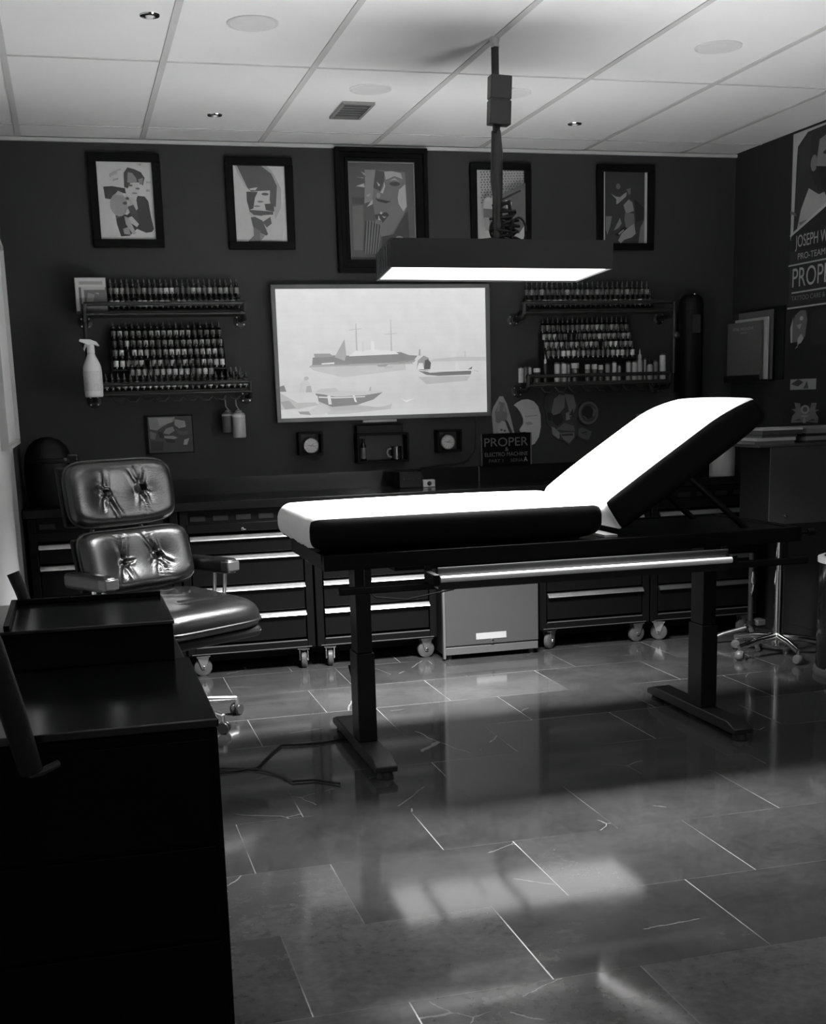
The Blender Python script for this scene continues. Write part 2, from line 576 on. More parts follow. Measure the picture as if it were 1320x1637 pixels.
# 1: two figures embracing, generic stand-in
p1 = [(SQ, 0.62),
      ([(0.10, 0.68), (0.25, 0.69), (0.52, 0.66), (0.58, 0.60), (0.34, 0.60), (0.22, 0.52), (0.12, 0.53)], 0.05),
      ([(0.28, 0.36), (0.50, 0.32), (0.66, 0.42), (0.70, 0.57), (0.84, 0.56), (0.90, 0.50), (0.93, 0.30), (0.97, 0.14), (0.93, 0.10), (0.82, 0.09), (0.66, 0.14), (0.52, 0.05), (0.36, 0.04), (0.30, 0.20)], 0.05),
      (ell(0.36, 0.45, 0.16, 0.15), 0.30),
      ([(0.30, 0.58), (0.36, 0.63), (0.46, 0.60), (0.42, 0.57)], 0.42),
      (ell(0.62, 0.66, 0.13, 0.14), 0.56),
      ([(0.48, 0.68), (0.49, 0.86), (0.56, 0.93), (0.68, 0.91), (0.80, 0.87), (0.86, 0.80), (0.82, 0.70), (0.76, 0.74), (0.60, 0.74), (0.54, 0.66)], 0.06),
      ([(0.54, 0.74), (0.56, 0.87), (0.64, 0.86), (0.70, 0.80), (0.72, 0.75), (0.62, 0.73)], 0.26),
      ([(0.74, 0.78), (0.83, 0.80), (0.82, 0.72), (0.76, 0.71)], 0.24),
      (ell(0.59, 0.70, 0.045, 0.014), 0.12), (ell(0.72, 0.66, 0.04, 0.012), 0.14), (ell(0.66, 0.60, 0.05, 0.012), 0.25),
      (ell(0.47, 0.47, 0.04, 0.02), 0.07), (ell(0.52, 0.53, 0.03, 0.02), 0.09),
      ([(0.56, 0.55), (0.68, 0.52), (0.70, 0.40), (0.62, 0.34)], 0.50),
      ([(0.52, 0.42), (0.62, 0.45), (0.68, 0.36), (0.70, 0.22), (0.60, 0.26)], 0.07),
      ([(0.50, 0.28), (0.58, 0.30), (0.70, 0.20), (0.66, 0.16), (0.54, 0.22)], 0.5),
      ([(0.44, 0.30), (0.52, 0.28), (0.64, 0.08), (0.58, 0.06), (0.46, 0.20)], 0.40),
      ([(0.40, 0.14), (0.50, 0.16), (0.54, 0.06), (0.42, 0.07)], 0.33),
      ([(0.22, 0.83), (0.36, 0.88), (0.37, 0.85), (0.23, 0.80)], 0.36), ([(0.28, 0.77), (0.38, 0.79), (0.38, 0.77), (0.28, 0.75)], 0.34),
      ([(0.36, 0.90), (0.44, 0.91), (0.44, 0.89), (0.36, 0.88)], 0.42), ([(0.88, 0.75), (0.97, 0.75), (0.97, 0.73), (0.88, 0.73)], 0.42),
      ([(0.87, 0.65), (0.94, 0.65), (0.94, 0.62), (0.87, 0.62)], 0.38), ([(0.74, 0.97), (0.82, 0.98), (0.80, 0.95)], 0.40)]
p2 = [(SQ, 0.58), (ell(0.42, 0.30, 0.52, 0.85, 28), 0.5),
      ([(0.04, 1.0), (0.66, 1.0), (0.80, 0.88), (0.92, 0.70), (0.90, 0.45), (0.78, 0.30), (0.72, 0.60), (0.40, 0.62), (0.26, 0.70), (0.10, 0.88)], 0.36),
      ([(0.08, 1.0), (0.55, 1.0), (0.74, 0.90), (0.84, 0.74), (0.80, 0.46), (0.70, 0.50), (0.66, 0.66), (0.34, 0.66), (0.26, 0.72)], 0.09),
      ([(0.06, 0.90), (0.24, 0.70), (0.28, 0.66), (0.20, 0.74)], 0.12),
      ([(0.26, 0.66), (0.70, 0.68), (0.68, 0.50), (0.56, 0.44), (0.30, 0.46)], 0.52),
      ([(0.24, 0.66), (0.46, 0.66), (0.40, 0.58), (0.36, 0.44), (0.28, 0.42), (0.24, 0.54)], 0.07),
      ([(0.30, 0.70), (0.46, 0.72), (0.42, 0.68), (0.32, 0.68)], 0.5),
      (ell(0.60, 0.63, 0.07, 0.018), 0.09), (ell(0.50, 0.53, 0.06, 0.012), 0.16), (ell(0.43, 0.47, 0.06, 0.012), 0.22),
      ([(0.58, 0.50), (0.76, 0.51), (0.76, 0.40), (0.60, 0.42)], 0.07),
      ([(0.28, 0.42), (0.74, 0.40), (0.74, 0.36), (0.54, 0.34), (0.28, 0.36)], 0.08),
      ([(0.28, 0.40), (0.35, 0.36), (0.32, 0.34), (0.26, 0.37)], 0.42), ([(0.52, 0.35), (0.72, 0.36), (0.74, 0.32), (0.56, 0.30)], 0.48),
      ([(0.52, 0.26), (0.68, 0.33), (0.70, 0.24), (0.60, 0.19)], 0.10),
      ([(0.30, 0.32), (0.38, 0.33), (0.52, 0.28), (0.62, 0.10), (0.58, 0.08), (0.46, 0.12), (0.34, 0.18)], 0.08),
      ([(0.34, 0.20), (0.48, 0.14), (0.46, 0.0), (0.22, 0.0), (0.34, 0.08)], 0.14), ([(0.46, 0.12), (0.56, 0.08), (0.46, 0.0)], 0.22)]
p3 = [(SQ, 0.085), ([(0.06, 0.55), (0.22, 0.56), (0.22, 0.10), (0.06, 0.10)], 0.12), ([(0.06, 0.64), (0.24, 0.64), (0.24, 0.57), (0.06, 0.57)], 0.06),
      ([(0.26, 0.92), (0.42, 0.92), (0.38, 0.72), (0.36, 0.60), (0.24, 0.58), (0.26, 0.80)], 0.20),
      ([(0.42, 0.92), (0.86, 0.90), (0.88, 0.55), (0.80, 0.42), (0.66, 0.26), (0.48, 0.24), (0.40, 0.40), (0.36, 0.62)], 0.14),
      ([(0.55, 0.90), (0.66, 0.91), (0.80, 0.89), (0.82, 0.83), (0.70, 0.86), (0.57, 0.82)], 0.32),
      ([(0.42, 0.92), (0.55, 0.90), (0.54, 0.80), (0.48, 0.70), (0.38, 0.74)], 0.07),
      ([(0.74, 0.64), (0.76, 0.72), (0.86, 0.78), (0.87, 0.55), (0.82, 0.50), (0.75, 0.58)], 0.34),
      (ell(0.70, 0.78, 0.08, 0.022), 0.06), ([(0.62, 0.81), (0.70, 0.84), (0.78, 0.80), (0.70, 0.82)], 0.28),
      ([(0.54, 0.80), (0.56, 0.76), (0.52, 0.68), (0.48, 0.69), (0.53, 0.75)], 0.34), ([(0.43, 0.80), (0.48, 0.77), (0.46, 0.75)], 0.40),
      ([(0.40, 0.63), (0.56, 0.61), (0.64, 0.60), (0.56, 0.58), (0.44, 0.60)], 0.05), (ell(0.45, 0.66, 0.03, 0.03), 0.22),
      ([(0.12, 0.75), (0.24, 0.78), (0.25, 0.74)], 0.36), ([(0.20, 0.90), (0.26, 0.88), (0.25, 0.86)], 0.30), ([(0.12, 0.84), (0.24, 0.84), (0.24, 0.83)], 0.22),
      ([(0.27, 0.54), (0.36, 0.62), (0.36, 0.57)], 0.34), ([(0.26, 0.66), (0.34, 0.68), (0.30, 0.64)], 0.28),
      ([(0.38, 0.46), (0.56, 0.49), (0.60, 0.46), (0.50, 0.38), (0.40, 0.42)], 0.05),
      ([(0.44, 0.46), (0.46, 0.42), (0.48, 0.40), (0.43, 0.41)], 0.36), ([(0.49, 0.45), (0.56, 0.44), (0.52, 0.43)], 0.32), (ell(0.48, 0.48, 0.02, 0.012), 0.38),
      ([(0.20, 0.10), (0.24, 0.40), (0.46, 0.36), (0.44, 0.06), (0.22, 0.06)], 0.05)]
for k in range(6):
    p3.append(([(0.22 + k * 0.036, 0.06), (0.235 + k * 0.036, 0.06), (0.28 + k * 0.042, 0.40), (0.262 + k * 0.042, 0.40)], 0.15))
p3 += [([(0.66, 0.26), (0.80, 0.42), (0.88, 0.50), (0.90, 0.10), (0.46, 0.06), (0.48, 0.24)], 0.045), (ell(0.74, 0.22, 0.06, 0.025), 0.2)]
p4 = [(SQ, 0.42)]
for i in range(15):
    for j in range(13):
        u = 0.10 + i * 0.056 + 0.02 * (j % 2)
        w = 0.97 - j * 0.036
        if u < 0.95 and w > 0.80 - 0.32 * (1 - abs(u - 0.25)) and not (u > 0.62 and w < 0.66 + (u - 0.62) * 0.3):
            p4.append((ell(u, w, 0.017, 0.011, 8), 0.12))
p4 += [([(0.06, 0.55), (0.16, 0.60), (0.30, 0.55), (0.34, 0.45), (0.24, 0.40), (0.08, 0.42)], 0.34), ([(0.06, 0.43), (0.34, 0.42), (0.34, 0.30), (0.06, 0.30)], 0.10),
       ([(0.42, 0.62), (0.94, 0.80), (0.94, 0.22), (0.80, 0.08), (0.50, 0.10), (0.40, 0.30)], 0.09), ([(0.52, 0.56), (0.66, 0.52), (0.62, 0.42), (0.54, 0.44)], 0.30),
       ([(0.06, 0.30), (0.20, 0.28), (0.36, 0.18), (0.30, 0.10), (0.10, 0.12)], 0.22), ([(0.18, 0.26), (0.28, 0.24), (0.26, 0.16), (0.18, 0.18)], 0.10)]
p5 = [(SQ, 0.035), ([(0, 0), (0.05, 0), (0.05, 1), (0, 1)], 0.42), ([(0.94, 0), (1, 0), (1, 1), (0.94, 1)], 0.42),
      ([(0.18, 0.70), (0.28, 0.66), (0.38, 0.65), (0.50, 0.71), (0.54, 0.72), (0.52, 0.66), (0.34, 0.56), (0.30, 0.55), (0.30, 0.62)], 0.24),
      (ell(0.34, 0.80, 0.05, 0.04), 0.12), ([(0.52, 0.76), (0.62, 0.78), (0.62, 0.70), (0.58, 0.68), (0.56, 0.72)], 0.12),
      ([(0.46, 0.54), (0.58, 0.62), (0.66, 0.58), (0.70, 0.46), (0.52, 0.42)], 0.2), ([(0.50, 0.44), (0.70, 0.42), (0.72, 0.26), (0.52, 0.22), (0.48, 0.34)], 0.11),
      ([(0.06, 0.38), (0.20, 0.38), (0.16, 0.24), (0.10, 0.12), (0.06, 0.20)], 0.15), ([(0.24, 0.18), (0.38, 0.36), (0.42, 0.28), (0.36, 0.22)], 0.17),
      ([(0.34, 0.04), (0.42, 0.14), (0.56, 0.22), (0.70, 0.28), (0.74, 0.14), (0.66, 0.09), (0.48, 0.05), (0.40, 0.0)], 0.22),
      ([(0.26, 0.12), (0.48, 0.24), (0.54, 0.21), (0.34, 0.10)], 0.01), ([(0.34, 0.14), (0.46, 0.20), (0.47, 0.18), (0.36, 0.12)], 0.2),
      ([(0.80, 0.0), (0.84, 0.22), (0.93, 0.34), (0.93, 0.0)], 0.14), ([(0.70, 0.62), (0.92, 0.50), (0.92, 0.34), (0.74, 0.30)], 0.015)]
picture('leftmost black framed picture, two embracing figures on pale paper', 0.322, 0.676, 2.172, 2.628, 0.040, p1)
picture('black framed picture second from left, portrait wrapped in dark cloth', 1.008, 1.358, 2.164, 2.622, 0.040, p2)
picture('largest framed picture, dark grey painted face in a stepped black frame', 1.585, 2.090, 2.045, 2.682, 0.068, p3, steps=True, depth=0.04)
picture('black framed picture behind the lamp rod, dotted print', 2.336, 2.684, 2.180, 2.620, 0.036, p4)
picture('rightmost black framed picture, dark print with pale side borders', 3.080, 3.428, 2.166, 2.626, 0.038, p5)

# small canvas under the left shelf
p6 = [(SQ, 0.06), ([(0.02, 0.98), (0.62, 0.98), (0.60, 0.86), (0.46, 0.80), (0.30, 0.70), (0.20, 0.62), (0.04, 0.66)], 0.22), ([(0.22, 0.96), (0.56, 0.95), (0.56, 0.84), (0.26, 0.74)], 0.30),
      ([(0.62, 0.92), (0.84, 0.86), (0.86, 0.70), (0.70, 0.66), (0.60, 0.76)], 0.26), ([(0.40, 0.66), (0.56, 0.72), (0.60, 0.60), (0.46, 0.50), (0.34, 0.54)], 0.22),
      ([(0.34, 0.46), (0.56, 0.46), (0.66, 0.40), (0.56, 0.36), (0.36, 0.40)], 0.26), ([(0.36, 0.40), (0.60, 0.36), (0.58, 0.26), (0.40, 0.28)], 0.03),
      ([(0.80, 0.34), (0.92, 0.38), (0.86, 0.20), (0.78, 0.20)], 0.30), ([(0.04, 0.60), (0.18, 0.54), (0.14, 0.36), (0.04, 0.40)], 0.14), ([(0.20, 0.60), (0.30, 0.58), (0.36, 0.42), (0.26, 0.40)], 0.03),
      ([(0.60, 0.66), (0.78, 0.56), (0.90, 0.60), (0.88, 0.48), (0.70, 0.48)], 0.09), ([(0.04, 0.34), (0.34, 0.30), (0.30, 0.06), (0.04, 0.06)], 0.04)]
loc = Vector((0.64, 0, 1.125))
t = thing('canvas_print', 'small square dark canvas print below the left pipe shelf', 'picture', loc)
MB(loc).box(0.517, 0.762, -0.022, 0.0, 1.125, 1.324).build('canvas', FRAMEM, t)
layered('print', p6, back, 0.527, 0.757, 1.130, 1.318, 0.0226, t, loc, paint)

# ------------------------------------------------------------------ television
loc = Vector((1.815, 0, 1.265))
t = thing('television', 'large wall mounted television showing a pale harbour scene with ships', 'television', loc)
X0, X1, Z0, Z1 = 1.208, 2.418, 1.266, 1.982
v = MB(loc)
v.box(X0 + 0.05, X1 - 0.05, -0.035, -0.001, Z0 + 0.05, Z1 - 0.05)
v.build('wall_mount', BLACKM, t)
v = MB(loc)
v.box(X0, X1, -0.055, -0.035, Z0, Z1)
v.build('rear_shell', mat('tv_back', 0.02, 0.5), t)
v = MB(loc)
bz = 0.022
for a, b_, c, e in ((X0, X1, Z0, Z0 + bz), (X0, X1, Z1 - bz, Z1), (X0, X0 + bz, Z0 + bz, Z1 - bz), (X1 - bz, X1, Z0 + bz, Z1 - bz)):
    v.box(a, b_, -0.064, -0.0551, c, e)
v.build('bezel', mat('tv_bezel_grey', 0.10, 0.4), t, bevel=0.002)
MB(loc).box(1.68, 1.868, -0.068, -0.05, Z0 - 0.013, Z0 - 0.001).build('sensor_bar', mat('tv_sensor', 0.3, 0.4), t)
S = []
S.append((SQ, 0.66))
for k in range(12):                       # sky brightening and water, printed tones of the painting
    w0 = 0.40 + 0.6 * k / 12
    S.append(([(0, w0), (1, w0), (1, 1), (0, 1)], 0.60 + 0.012 * k))
for k in range(9):
    w0 = 0.41 - 0.045 * k
    S.append(([(0, 0), (1, 0), (1, w0), (0, w0 - 0.01)], 0.60 - 0.012 * min(k, 5) + 0.01 * max(0, k - 5)))
S += [([(0.70, 0.42), (1, 0.42), (1, 0.45), (0.86, 0.455), (0.74, 0.44)], 0.50),
      ([(0.14, 0.40), (0.60, 0.41), (0.60, 0.36), (0.30, 0.31), (0.16, 0.37)], 0.50),
      ([(0.155, 0.405), (0.16, 0.47), (0.25, 0.485), (0.34, 0.48), (0.36, 0.50), (0.58, 0.50), (0.62, 0.475), (0.66, 0.47), (0.63, 0.41)], 0.22),
      ([(0.14, 0.395), (0.64, 0.405), (0.63, 0.42), (0.15, 0.412)], 0.36),
      ([(0.33, 0.475), (0.36, 0.515), (0.44, 0.525), (0.55, 0.51), (0.57, 0.485)], 0.70),
      ([(0.17, 0.47), (0.165, 0.50), (0.24, 0.50), (0.26, 0.475)], 0.30),
      ([(0.392, 0.51), (0.392, 0.59), (0.402, 0.59), (0.405, 0.51)], 0.58), ([(0.437, 0.51), (0.437, 0.59), (0.452, 0.59), (0.454, 0.51)], 0.72),
      ([(0.365, 0.52), (0.367, 0.73), (0.370, 0.73), (0.372, 0.52)], 0.42), ([(0.335, 0.682), (0.395, 0.692), (0.395, 0.688), (0.335, 0.677)], 0.46),
      ([(0.531, 0.51), (0.533, 0.76), (0.536, 0.76), (0.538, 0.51)], 0.46), ([(0.50, 0.645), (0.565, 0.652), (0.565, 0.648), (0.50, 0.640)], 0.48),
      ([(0.262, 0.47), (0.312, 0.61), (0.318, 0.49), (0.31, 0.44)], 0.38), ([(0.23, 0.43), (0.34, 0.43), (0.33, 0.41), (0.24, 0.41)], 0.24),
      ([(0.20, 0.425), (0.26, 0.43), (0.26, 0.418), (0.20, 0.415)], 0.72)]
for (u, w, s, g) in ((0.46, 0.40, 0.05, 0.3), (0.52, 0.415, 0.05, 0.34), (0.56, 0.425, 0.04, 0.28), (0.61, 0.43, 0.035, 0.3), (0.49, 0.385, 0.045, 0.45)):
    S.append(([(u, w), (u + s * 0.2, w - 0.012), (u + s * 0.9, w - 0.012), (u + s * 1.2, w + 0.008)], g))
S += [([(0.655, 0.365), (0.70, 0.335), (0.92, 0.325), (0.93, 0.375), (0.90, 0.345), (0.75, 0.345)], 0.15),
      ([(0.64, 0.36), (0.70, 0.350), (0.93, 0.352), (0.93, 0.34), (0.72, 0.335)], 0.62), ([(0.66, 0.352), (0.70, 0.315), (0.76, 0.305), (0.92, 0.31), (0.925, 0.335), (0.72, 0.330)], 0.16),
      ([(0.66, 0.30), (0.92, 0.30), (0.90, 0.26), (0.70, 0.24)], 0.44),
      ([(0.655, 0.36), (0.66, 0.43), (0.69, 0.47), (0.715, 0.45), (0.715, 0.36)], 0.30), ([(0.69, 0.36), (0.695, 0.43), (0.71, 0.44), (0.725, 0.41), (0.72, 0.36)], 0.08),
      ([(0.655, 0.36), (0.665, 0.41), (0.685, 0.41), (0.69, 0.36)], 0.66), ([(0.845, 0.345), (0.845, 0.40), (0.855, 0.41), (0.865, 0.35)], 0.64), ([(0.664, 0.47), (0.668, 0.52), (0.675, 0.52), (0.675, 0.47)], 0.38),
      ([(0.17, 0.14), (0.20, 0.05), (0.48, 0.07), (0.53, 0.09), (0.52, 0.05), (0.30, 0.02), (0.22, 0.02)], 0.44),
      ([(0.165, 0.19), (0.175, 0.13), (0.24, 0.08), (0.36, 0.09), (0.44, 0.13), (0.485, 0.185), (0.42, 0.17), (0.26, 0.165)], 0.18),
      ([(0.165, 0.195), (0.26, 0.205), (0.46, 0.20), (0.49, 0.19), (0.40, 0.165), (0.26, 0.158)], 0.50), ([(0.18, 0.165), (0.26, 0.155), (0.40, 0.158), (0.40, 0.150), (0.26, 0.146), (0.18, 0.155)], 0.62),
      ([(0.165, 0.20), (0.19, 0.225), (0.26, 0.23), (0.28, 0.20), (0.24, 0.19)], 0.46), ([(0.22, 0.17), (0.235, 0.17), (0.24, 0.10), (0.225, 0.10)], 0.62), ([(0.34, 0.17), (0.35, 0.17), (0.36, 0.11), (0.35, 0.115)], 0.64),
      ([(0.42, 0.20), (0.425, 0.23), (0.43, 0.23), (0.43, 0.20)], 0.36),
      ([(0.0, 0.20), (0.14, 0.20), (0.175, 0.17), (0.18, 0.10), (0.10, 0.06), (0.02, 0.06), (0, 0.08)], 0.56), ([(0.0, 0.20), (0.08, 0.12), (0.16, 0.12), (0.18, 0.10), (0.08, 0.07), (0.0, 0.07)], 0.42),
      ([(0.0, 0.07), (0.08, 0.06), (0.12, 0.03), (0.06, 0.0), (0, 0.0)], 0.56), ([(0.13, 0.05), (0.19, 0.11), (0.22, 0.09), (0.235, 0.05), (0.20, 0.02), (0.14, 0.02)], 0.50),
      ([(0.0, 0.13), (0.04, 0.14), (0.07, 0.08), (0.02, 0.07)], 0.30), ([(0.08, 0.05), (0.13, 0.05), (0.14, 0.02), (0.09, 0.03)], 0.26), ([(0.0, 0.25), (0.02, 0.26), (0.03, 0.21), (0.0, 0.21)], 0.18),
      ([(0.09, 0.20), (0.095, 0.27), (0.12, 0.31), (0.14, 0.27), (0.145, 0.20)], 0.52), (ell(0.125, 0.31, 0.012, 0.014, 10), 0.40), ([(0.12, 0.2), (0.125, 0.25), (0.145, 0.25), (0.15, 0.2)], 0.36),
      ([(0.57, 0.13), (0.60, 0.115), (0.64, 0.13), (0.60, 0.10)], 0.68), ([(0.89, 0.44), (0.893, 0.50), (0.897, 0.50), (0.898, 0.44)], 0.50), ([(0.93, 0.345), (0.96, 0.335), (0.955, 0.33)], 0.4)]
layered('screen', S, back, X0 + bz, X1 - bz, Z0 + bz, Z1 - bz, 0.0556, t, loc, lambda g: glow(round(g * 0.95, 3)), step=0.00006)

# ------------------------------------------------------------------ small wall boxes under the television
def wall_box(label, x0, x1, z0, z1, depth=0.075, th=0.012):
    loc = Vector(((x0 + x1) / 2, 0, z0))
    t = thing('wall_box', label, 'wall shelf', loc, group='black box shelves under the television')
    v = MB(loc)
    v.box(x0, x1, -depth, -0.001, z0, z0 + th)
    v.box(x0, x1, -depth, -0.001, z1 - th, z1)
    v.box(x0, x0 + th, -depth, -0.001, z0 + th, z1 - th)
    v.box(x1 - th, x1, -depth, -0.001, z0 + th, z1 - th)
    v.build('box_sides', FRAMEM, t, bevel=0.0015)
    MB(loc).box(x0 + th, x1 - th, -0.006, -0.001, z0 + th, z1 - th).build('back_panel', mat('box_back', 0.02, 0.6), t)
    return t


wall_box('small black box shelf left below the television', 1.318, 1.450, 1.088, 1.212)
wall_box('long black box shelf centred below the television', 1.637, 1.928, 1.032, 1.192, depth=0.09)
wall_box('small black box shelf right below the television', 2.098, 2.240, 1.074, 1.198)
for (x, z, lab) in ((1.387, 1.138, 'round pale dial leaning in the left small box shelf'), (2.163, 1.130, 'round pale dial leaning in the right small box shelf')):
    loc = Vector((x, -0.05, z - 0.038))
    t = thing('round_dial', lab, 'dial', loc, group='round dials in the small boxes')
    Mx = Matrix.Rotation(R(-6), 3, 'X')
    MB().lathe([(0.0, 0.0), (0.038, 0.0), (0.040, 0.004), (0.040, 0.022), (0.0, 0.022)], o=(0, 0.012, 0.038), n=32, axis='y').build('case', mat('dial_case', 0.22, 0.4, metal=0.5), t)
    MB().lathe([(0.0, 0.0226), (0.034, 0.0226)], o=(0, 0.012, 0.038), n=32, axis='y').build('dial_face', mat('dial_face', 0.46, 0.5), t)
    v = MB()
    for q in range(12):
        a = q * PI / 6
        v.box(0.024, 0.031, -0.0113, -0.0108, -0.0015, 0.0015, M=Matrix.Translation((0, 0, 0.038)) @ Matrix.Rotation(a, 4, 'Y'))
    v.box(-0.022, 0.024, -0.0113, -0.0108, -0.0015, 0.0015, M=Matrix.Translation((0, 0, 0.038)) @ Matrix.Rotation(0.15, 4, 'Y'))
    v.box(-0.006, 0.02, -0.0113, -0.0108, -0.0012, 0.0012, M=Matrix.Translation((0, 0, 0.038)) @ Matrix.Rotation(-0.7, 4, 'Y'))
    v.build('markings', mat('dial_marks', 0.15, 0.5), t)
MB().box(1.64, 1.90, -0.07, -0.005, 1.1925, 1.236).build('media_player', mat('player_case', 0.008, 0.5, spec=0.1), bevel=0.003)
tag(bpy.data.objects['media_player'], 'flat black media player box on top of the long box shelf', 'media player')
t = thing('boxed_bottle', 'slim dark bottle standing at the left of the long box shelf', 'bottle', (1.679, -0.05, 1.0445))
MB().lathe([(0.0, 0), (0.014, 0), (0.015, 0.004), (0.015, 0.08), (0.009, 0.092), (0.008, 0.10)], n=18).build('bottle_body', mat('dark_glass', 0.01, 0.15), t)
MB().lathe([(0.0152, 0.012), (0.0154, 0.014), (0.0154, 0.07), (0.0152, 0.072)], n=18).build('label_band', mat('worn_label', 0.12, 0.5), t)
MB().lathe([(0.009, 0.1), (0.0095, 0.104), (0.0095, 0.118), (0.0, 0.119)], n=16).build('cap', BLACKM, t)
t = thing('mug', 'black mug with handle inside the long box shelf', 'mug', (1.865, -0.05, 1.0445))
MB().lathe([(0.0, 0.0), (0.026, 0), (0.029, 0.003), (0.030, 0.072), (0.028, 0.073), (0.027, 0.006), (0.0, 0.006)], n=26).build('cup', mat('black_ceramic', 0.012, 0.2), t)
MB().tube([(-0.028, 0, 0.062), (-0.046, 0, 0.058), (-0.052, 0, 0.04), (-0.046, 0, 0.02), (-0.028, 0, 0.014)], 0.005, 8).build('handle', mat('worn_handle', 0.25, 0.3), t)

# ------------------------------------------------------------------ pipe shelves
def pipe_shelf(label, x0, x1, zt, zb, flip=False, top_x=None):
    loc = Vector(((x0 + x1) / 2, 0, zb))
    t = thing('pipe_shelf', label, 'shelf', loc, group='black iron pipe shelves')
    yF = -0.20
    tx0, tx1 = top_x if top_x else (x0, x1)
    BOARD = mat('black_stained_board', 0.016, 0.5)
    for (za, a, b_) in ((zt, tx0, tx1), (zb, x0 + 0.02, x1 - 0.02)):
        MB(loc).box(a + 0.03, b_ - 0.03, yF + 0.02, -0.004, za, za + 0.022).build('shelf_board', BOARD, t, bevel=0.002)
        c = 0.03
        zr = za + 0.055
        v = MB(loc)
        v.tube([(a, yF + c, zr - 0.0), (a, yF, zr), (a + c, yF, zr), (b_ - c, yF, zr), (b_, yF, zr), (b_, yF + c, zr)], 0.0105, 10)
        v.build('front_rail', IRON, t)
        v = MB(loc)
        v.tube([(a, yF, zr - 0.05), (a + 0.03, yF, zr - 0.05), (b_ - 0.03, yF, zr - 0.05), (b_, yF, zr - 0.05)], 0.008, 10)
        v.build('support_rail', IRON, t)
        for xx in (a, b_):
            v = MB(loc)
            v.tube([(xx, yF + 0.0, zr), (xx, yF + 0.006, zr - 0.045), (xx, yF + 0.035, zr - 0.075), (xx, -0.004, zr - 0.078)], [0.0125, 0.012, 0.0125, 0.0125], 10)
            v.tube([(xx, -0.035, zr - 0.078), (xx, -0.012, zr - 0.078)], 0.019, 12)
            br = v.build('bracket_pipe', IRON, t)
            w = MB(loc)
            w.lathe([(0.0, 0.012), (0.03, 0.012), (0.036, 0.008), (0.036, 0.001), (0.0, 0.001)], o=(xx, 0, zr - 0.078), n=24, axis='y')
            w.build('wall_flange', IRON, br)
            for q in range(4):
                an = PI / 4 + q * PI / 2
                w = MB(loc)
                w.lathe([(0.0, 0.0165), (0.004, 0.016), (0.0045, 0.012)], o=(xx + 0.026 * math.cos(an), 0, zr - 0.078 + 0.026 * math.sin(an)), n=10, axis='y')
                w.build('flange_screw', STEEL, br)
    xx = x1 if flip else x0
    v = MB(loc)
    v.tube([(xx, yF, zt + 0.055), (xx, yF, zb + 0.055)], 0.0115, 10)
    v.build('upright_pipe', IRON, t)
    v = MB(loc)
    v.lathe([(0.0, 0.024), (0.012, 0.021), (0.02, 0.012), (0.022, 0.0), (0.02, -0.012), (0.0, -0.02)], o=(xx + (0.012 if flip else -0.006), yF, 1.685), n=18, axis='y')
    v.build('joint_ball', mat('iron_knob', 0.06, 0.3, metal=0.6), t)
    # S hooks row under the lower board
    for q in range(9):
        v = MB(loc)
        hx_ = x0 + 0.12 + q * (x1 - x0 - 0.24) / 8
        v.tube([(hx_ - 0.02, yF + 0.02, zb - 0.006), (hx_, yF + 0.015, zb - 0.03), (hx_ + 0.03, yF + 0.015, zb - 0.032), (hx_ + 0.045, yF + 0.02, zb - 0.016)], 0.005, 6)
        v.build('hook', IRON, t)
    return t


pipe_shelf('black iron pipe shelf left of the television', 0.245, 1.075, 1.825, 1.430, top_x=(0.25, 1.045))
pipe_shelf('black iron pipe shelf right of the television', 2.575, 3.470, 1.812, 1.420, flip=True)

# ------------------------------------------------------------------ ink bottles
BOT = mat('dark_ink_bottle', 0.012, 0.2, spec=0.5)
CAPM = mat('black_bottle_cap', 0.010, 0.4)
TIPM = mat('grey_nozzle', 0.09, 0.4)
LABS = [mat('bottle_label_%d' % k, g, 0.5, var=0.7, scale=110) for k, g in enumerate((0.07, 0.18, 0.32, 0.50, 0.72))]
protos = []


def ink_proto(k):
    b = MB().lathe([(0.0, 0), (0.0115, 0), (0.0125, 0.002), (0.0125, 0.048), (0.009, 0.054), (0.006, 0.056), (0.006, 0.060), (0.0, 0.060)], n=12).build('ink_bottle', BOT)
    MB().lathe([(0.0127, 0.014), (0.0129, 0.015), (0.0129, 0.043), (0.0127, 0.044)], n=12).build('label_band', LABS[k], b)
    c = MB().lathe([(0.0085, 0.056), (0.009, 0.057), (0.009, 0.068), (0.0065, 0.070), (0.0, 0.070)], n=12).build('cap', CAPM, b)
    MB().lathe([(0.0045, 0.070), (0.0035, 0.078), (0.002, 0.087), (0.0, 0.088)], n=8).build('nozzle', TIPM, b)
    return b


for k in range(5):
    protos.append(ink_proto(k))
used = [False] * 5


def ink(x, y, z, lab, group, wts, sc=1.0):
    k = rnd.choices(range(5), wts)[0]
    if not used[k]:
        o = protos[k]
        used[k] = True
    else:
        o = copy_tree(protos[k])
    o.location = (x, y, z)
    o.scale = (sc, sc, sc)
    o.rotation_euler = (0, 0, rnd.uniform(0, 6))
    tag(o, lab, 'bottle', group)
    return o


def ink_row(n, x0, x1, y, z, where, group, wts, skip=()):
    for k in range(n):
        if k in skip:
            continue
        x = x0 + (x1 - x0) * k / (n - 1)
        ink(x, y, z, 'dark ink bottle, %s from left in %s' % (ORD[k], where), group, wts)


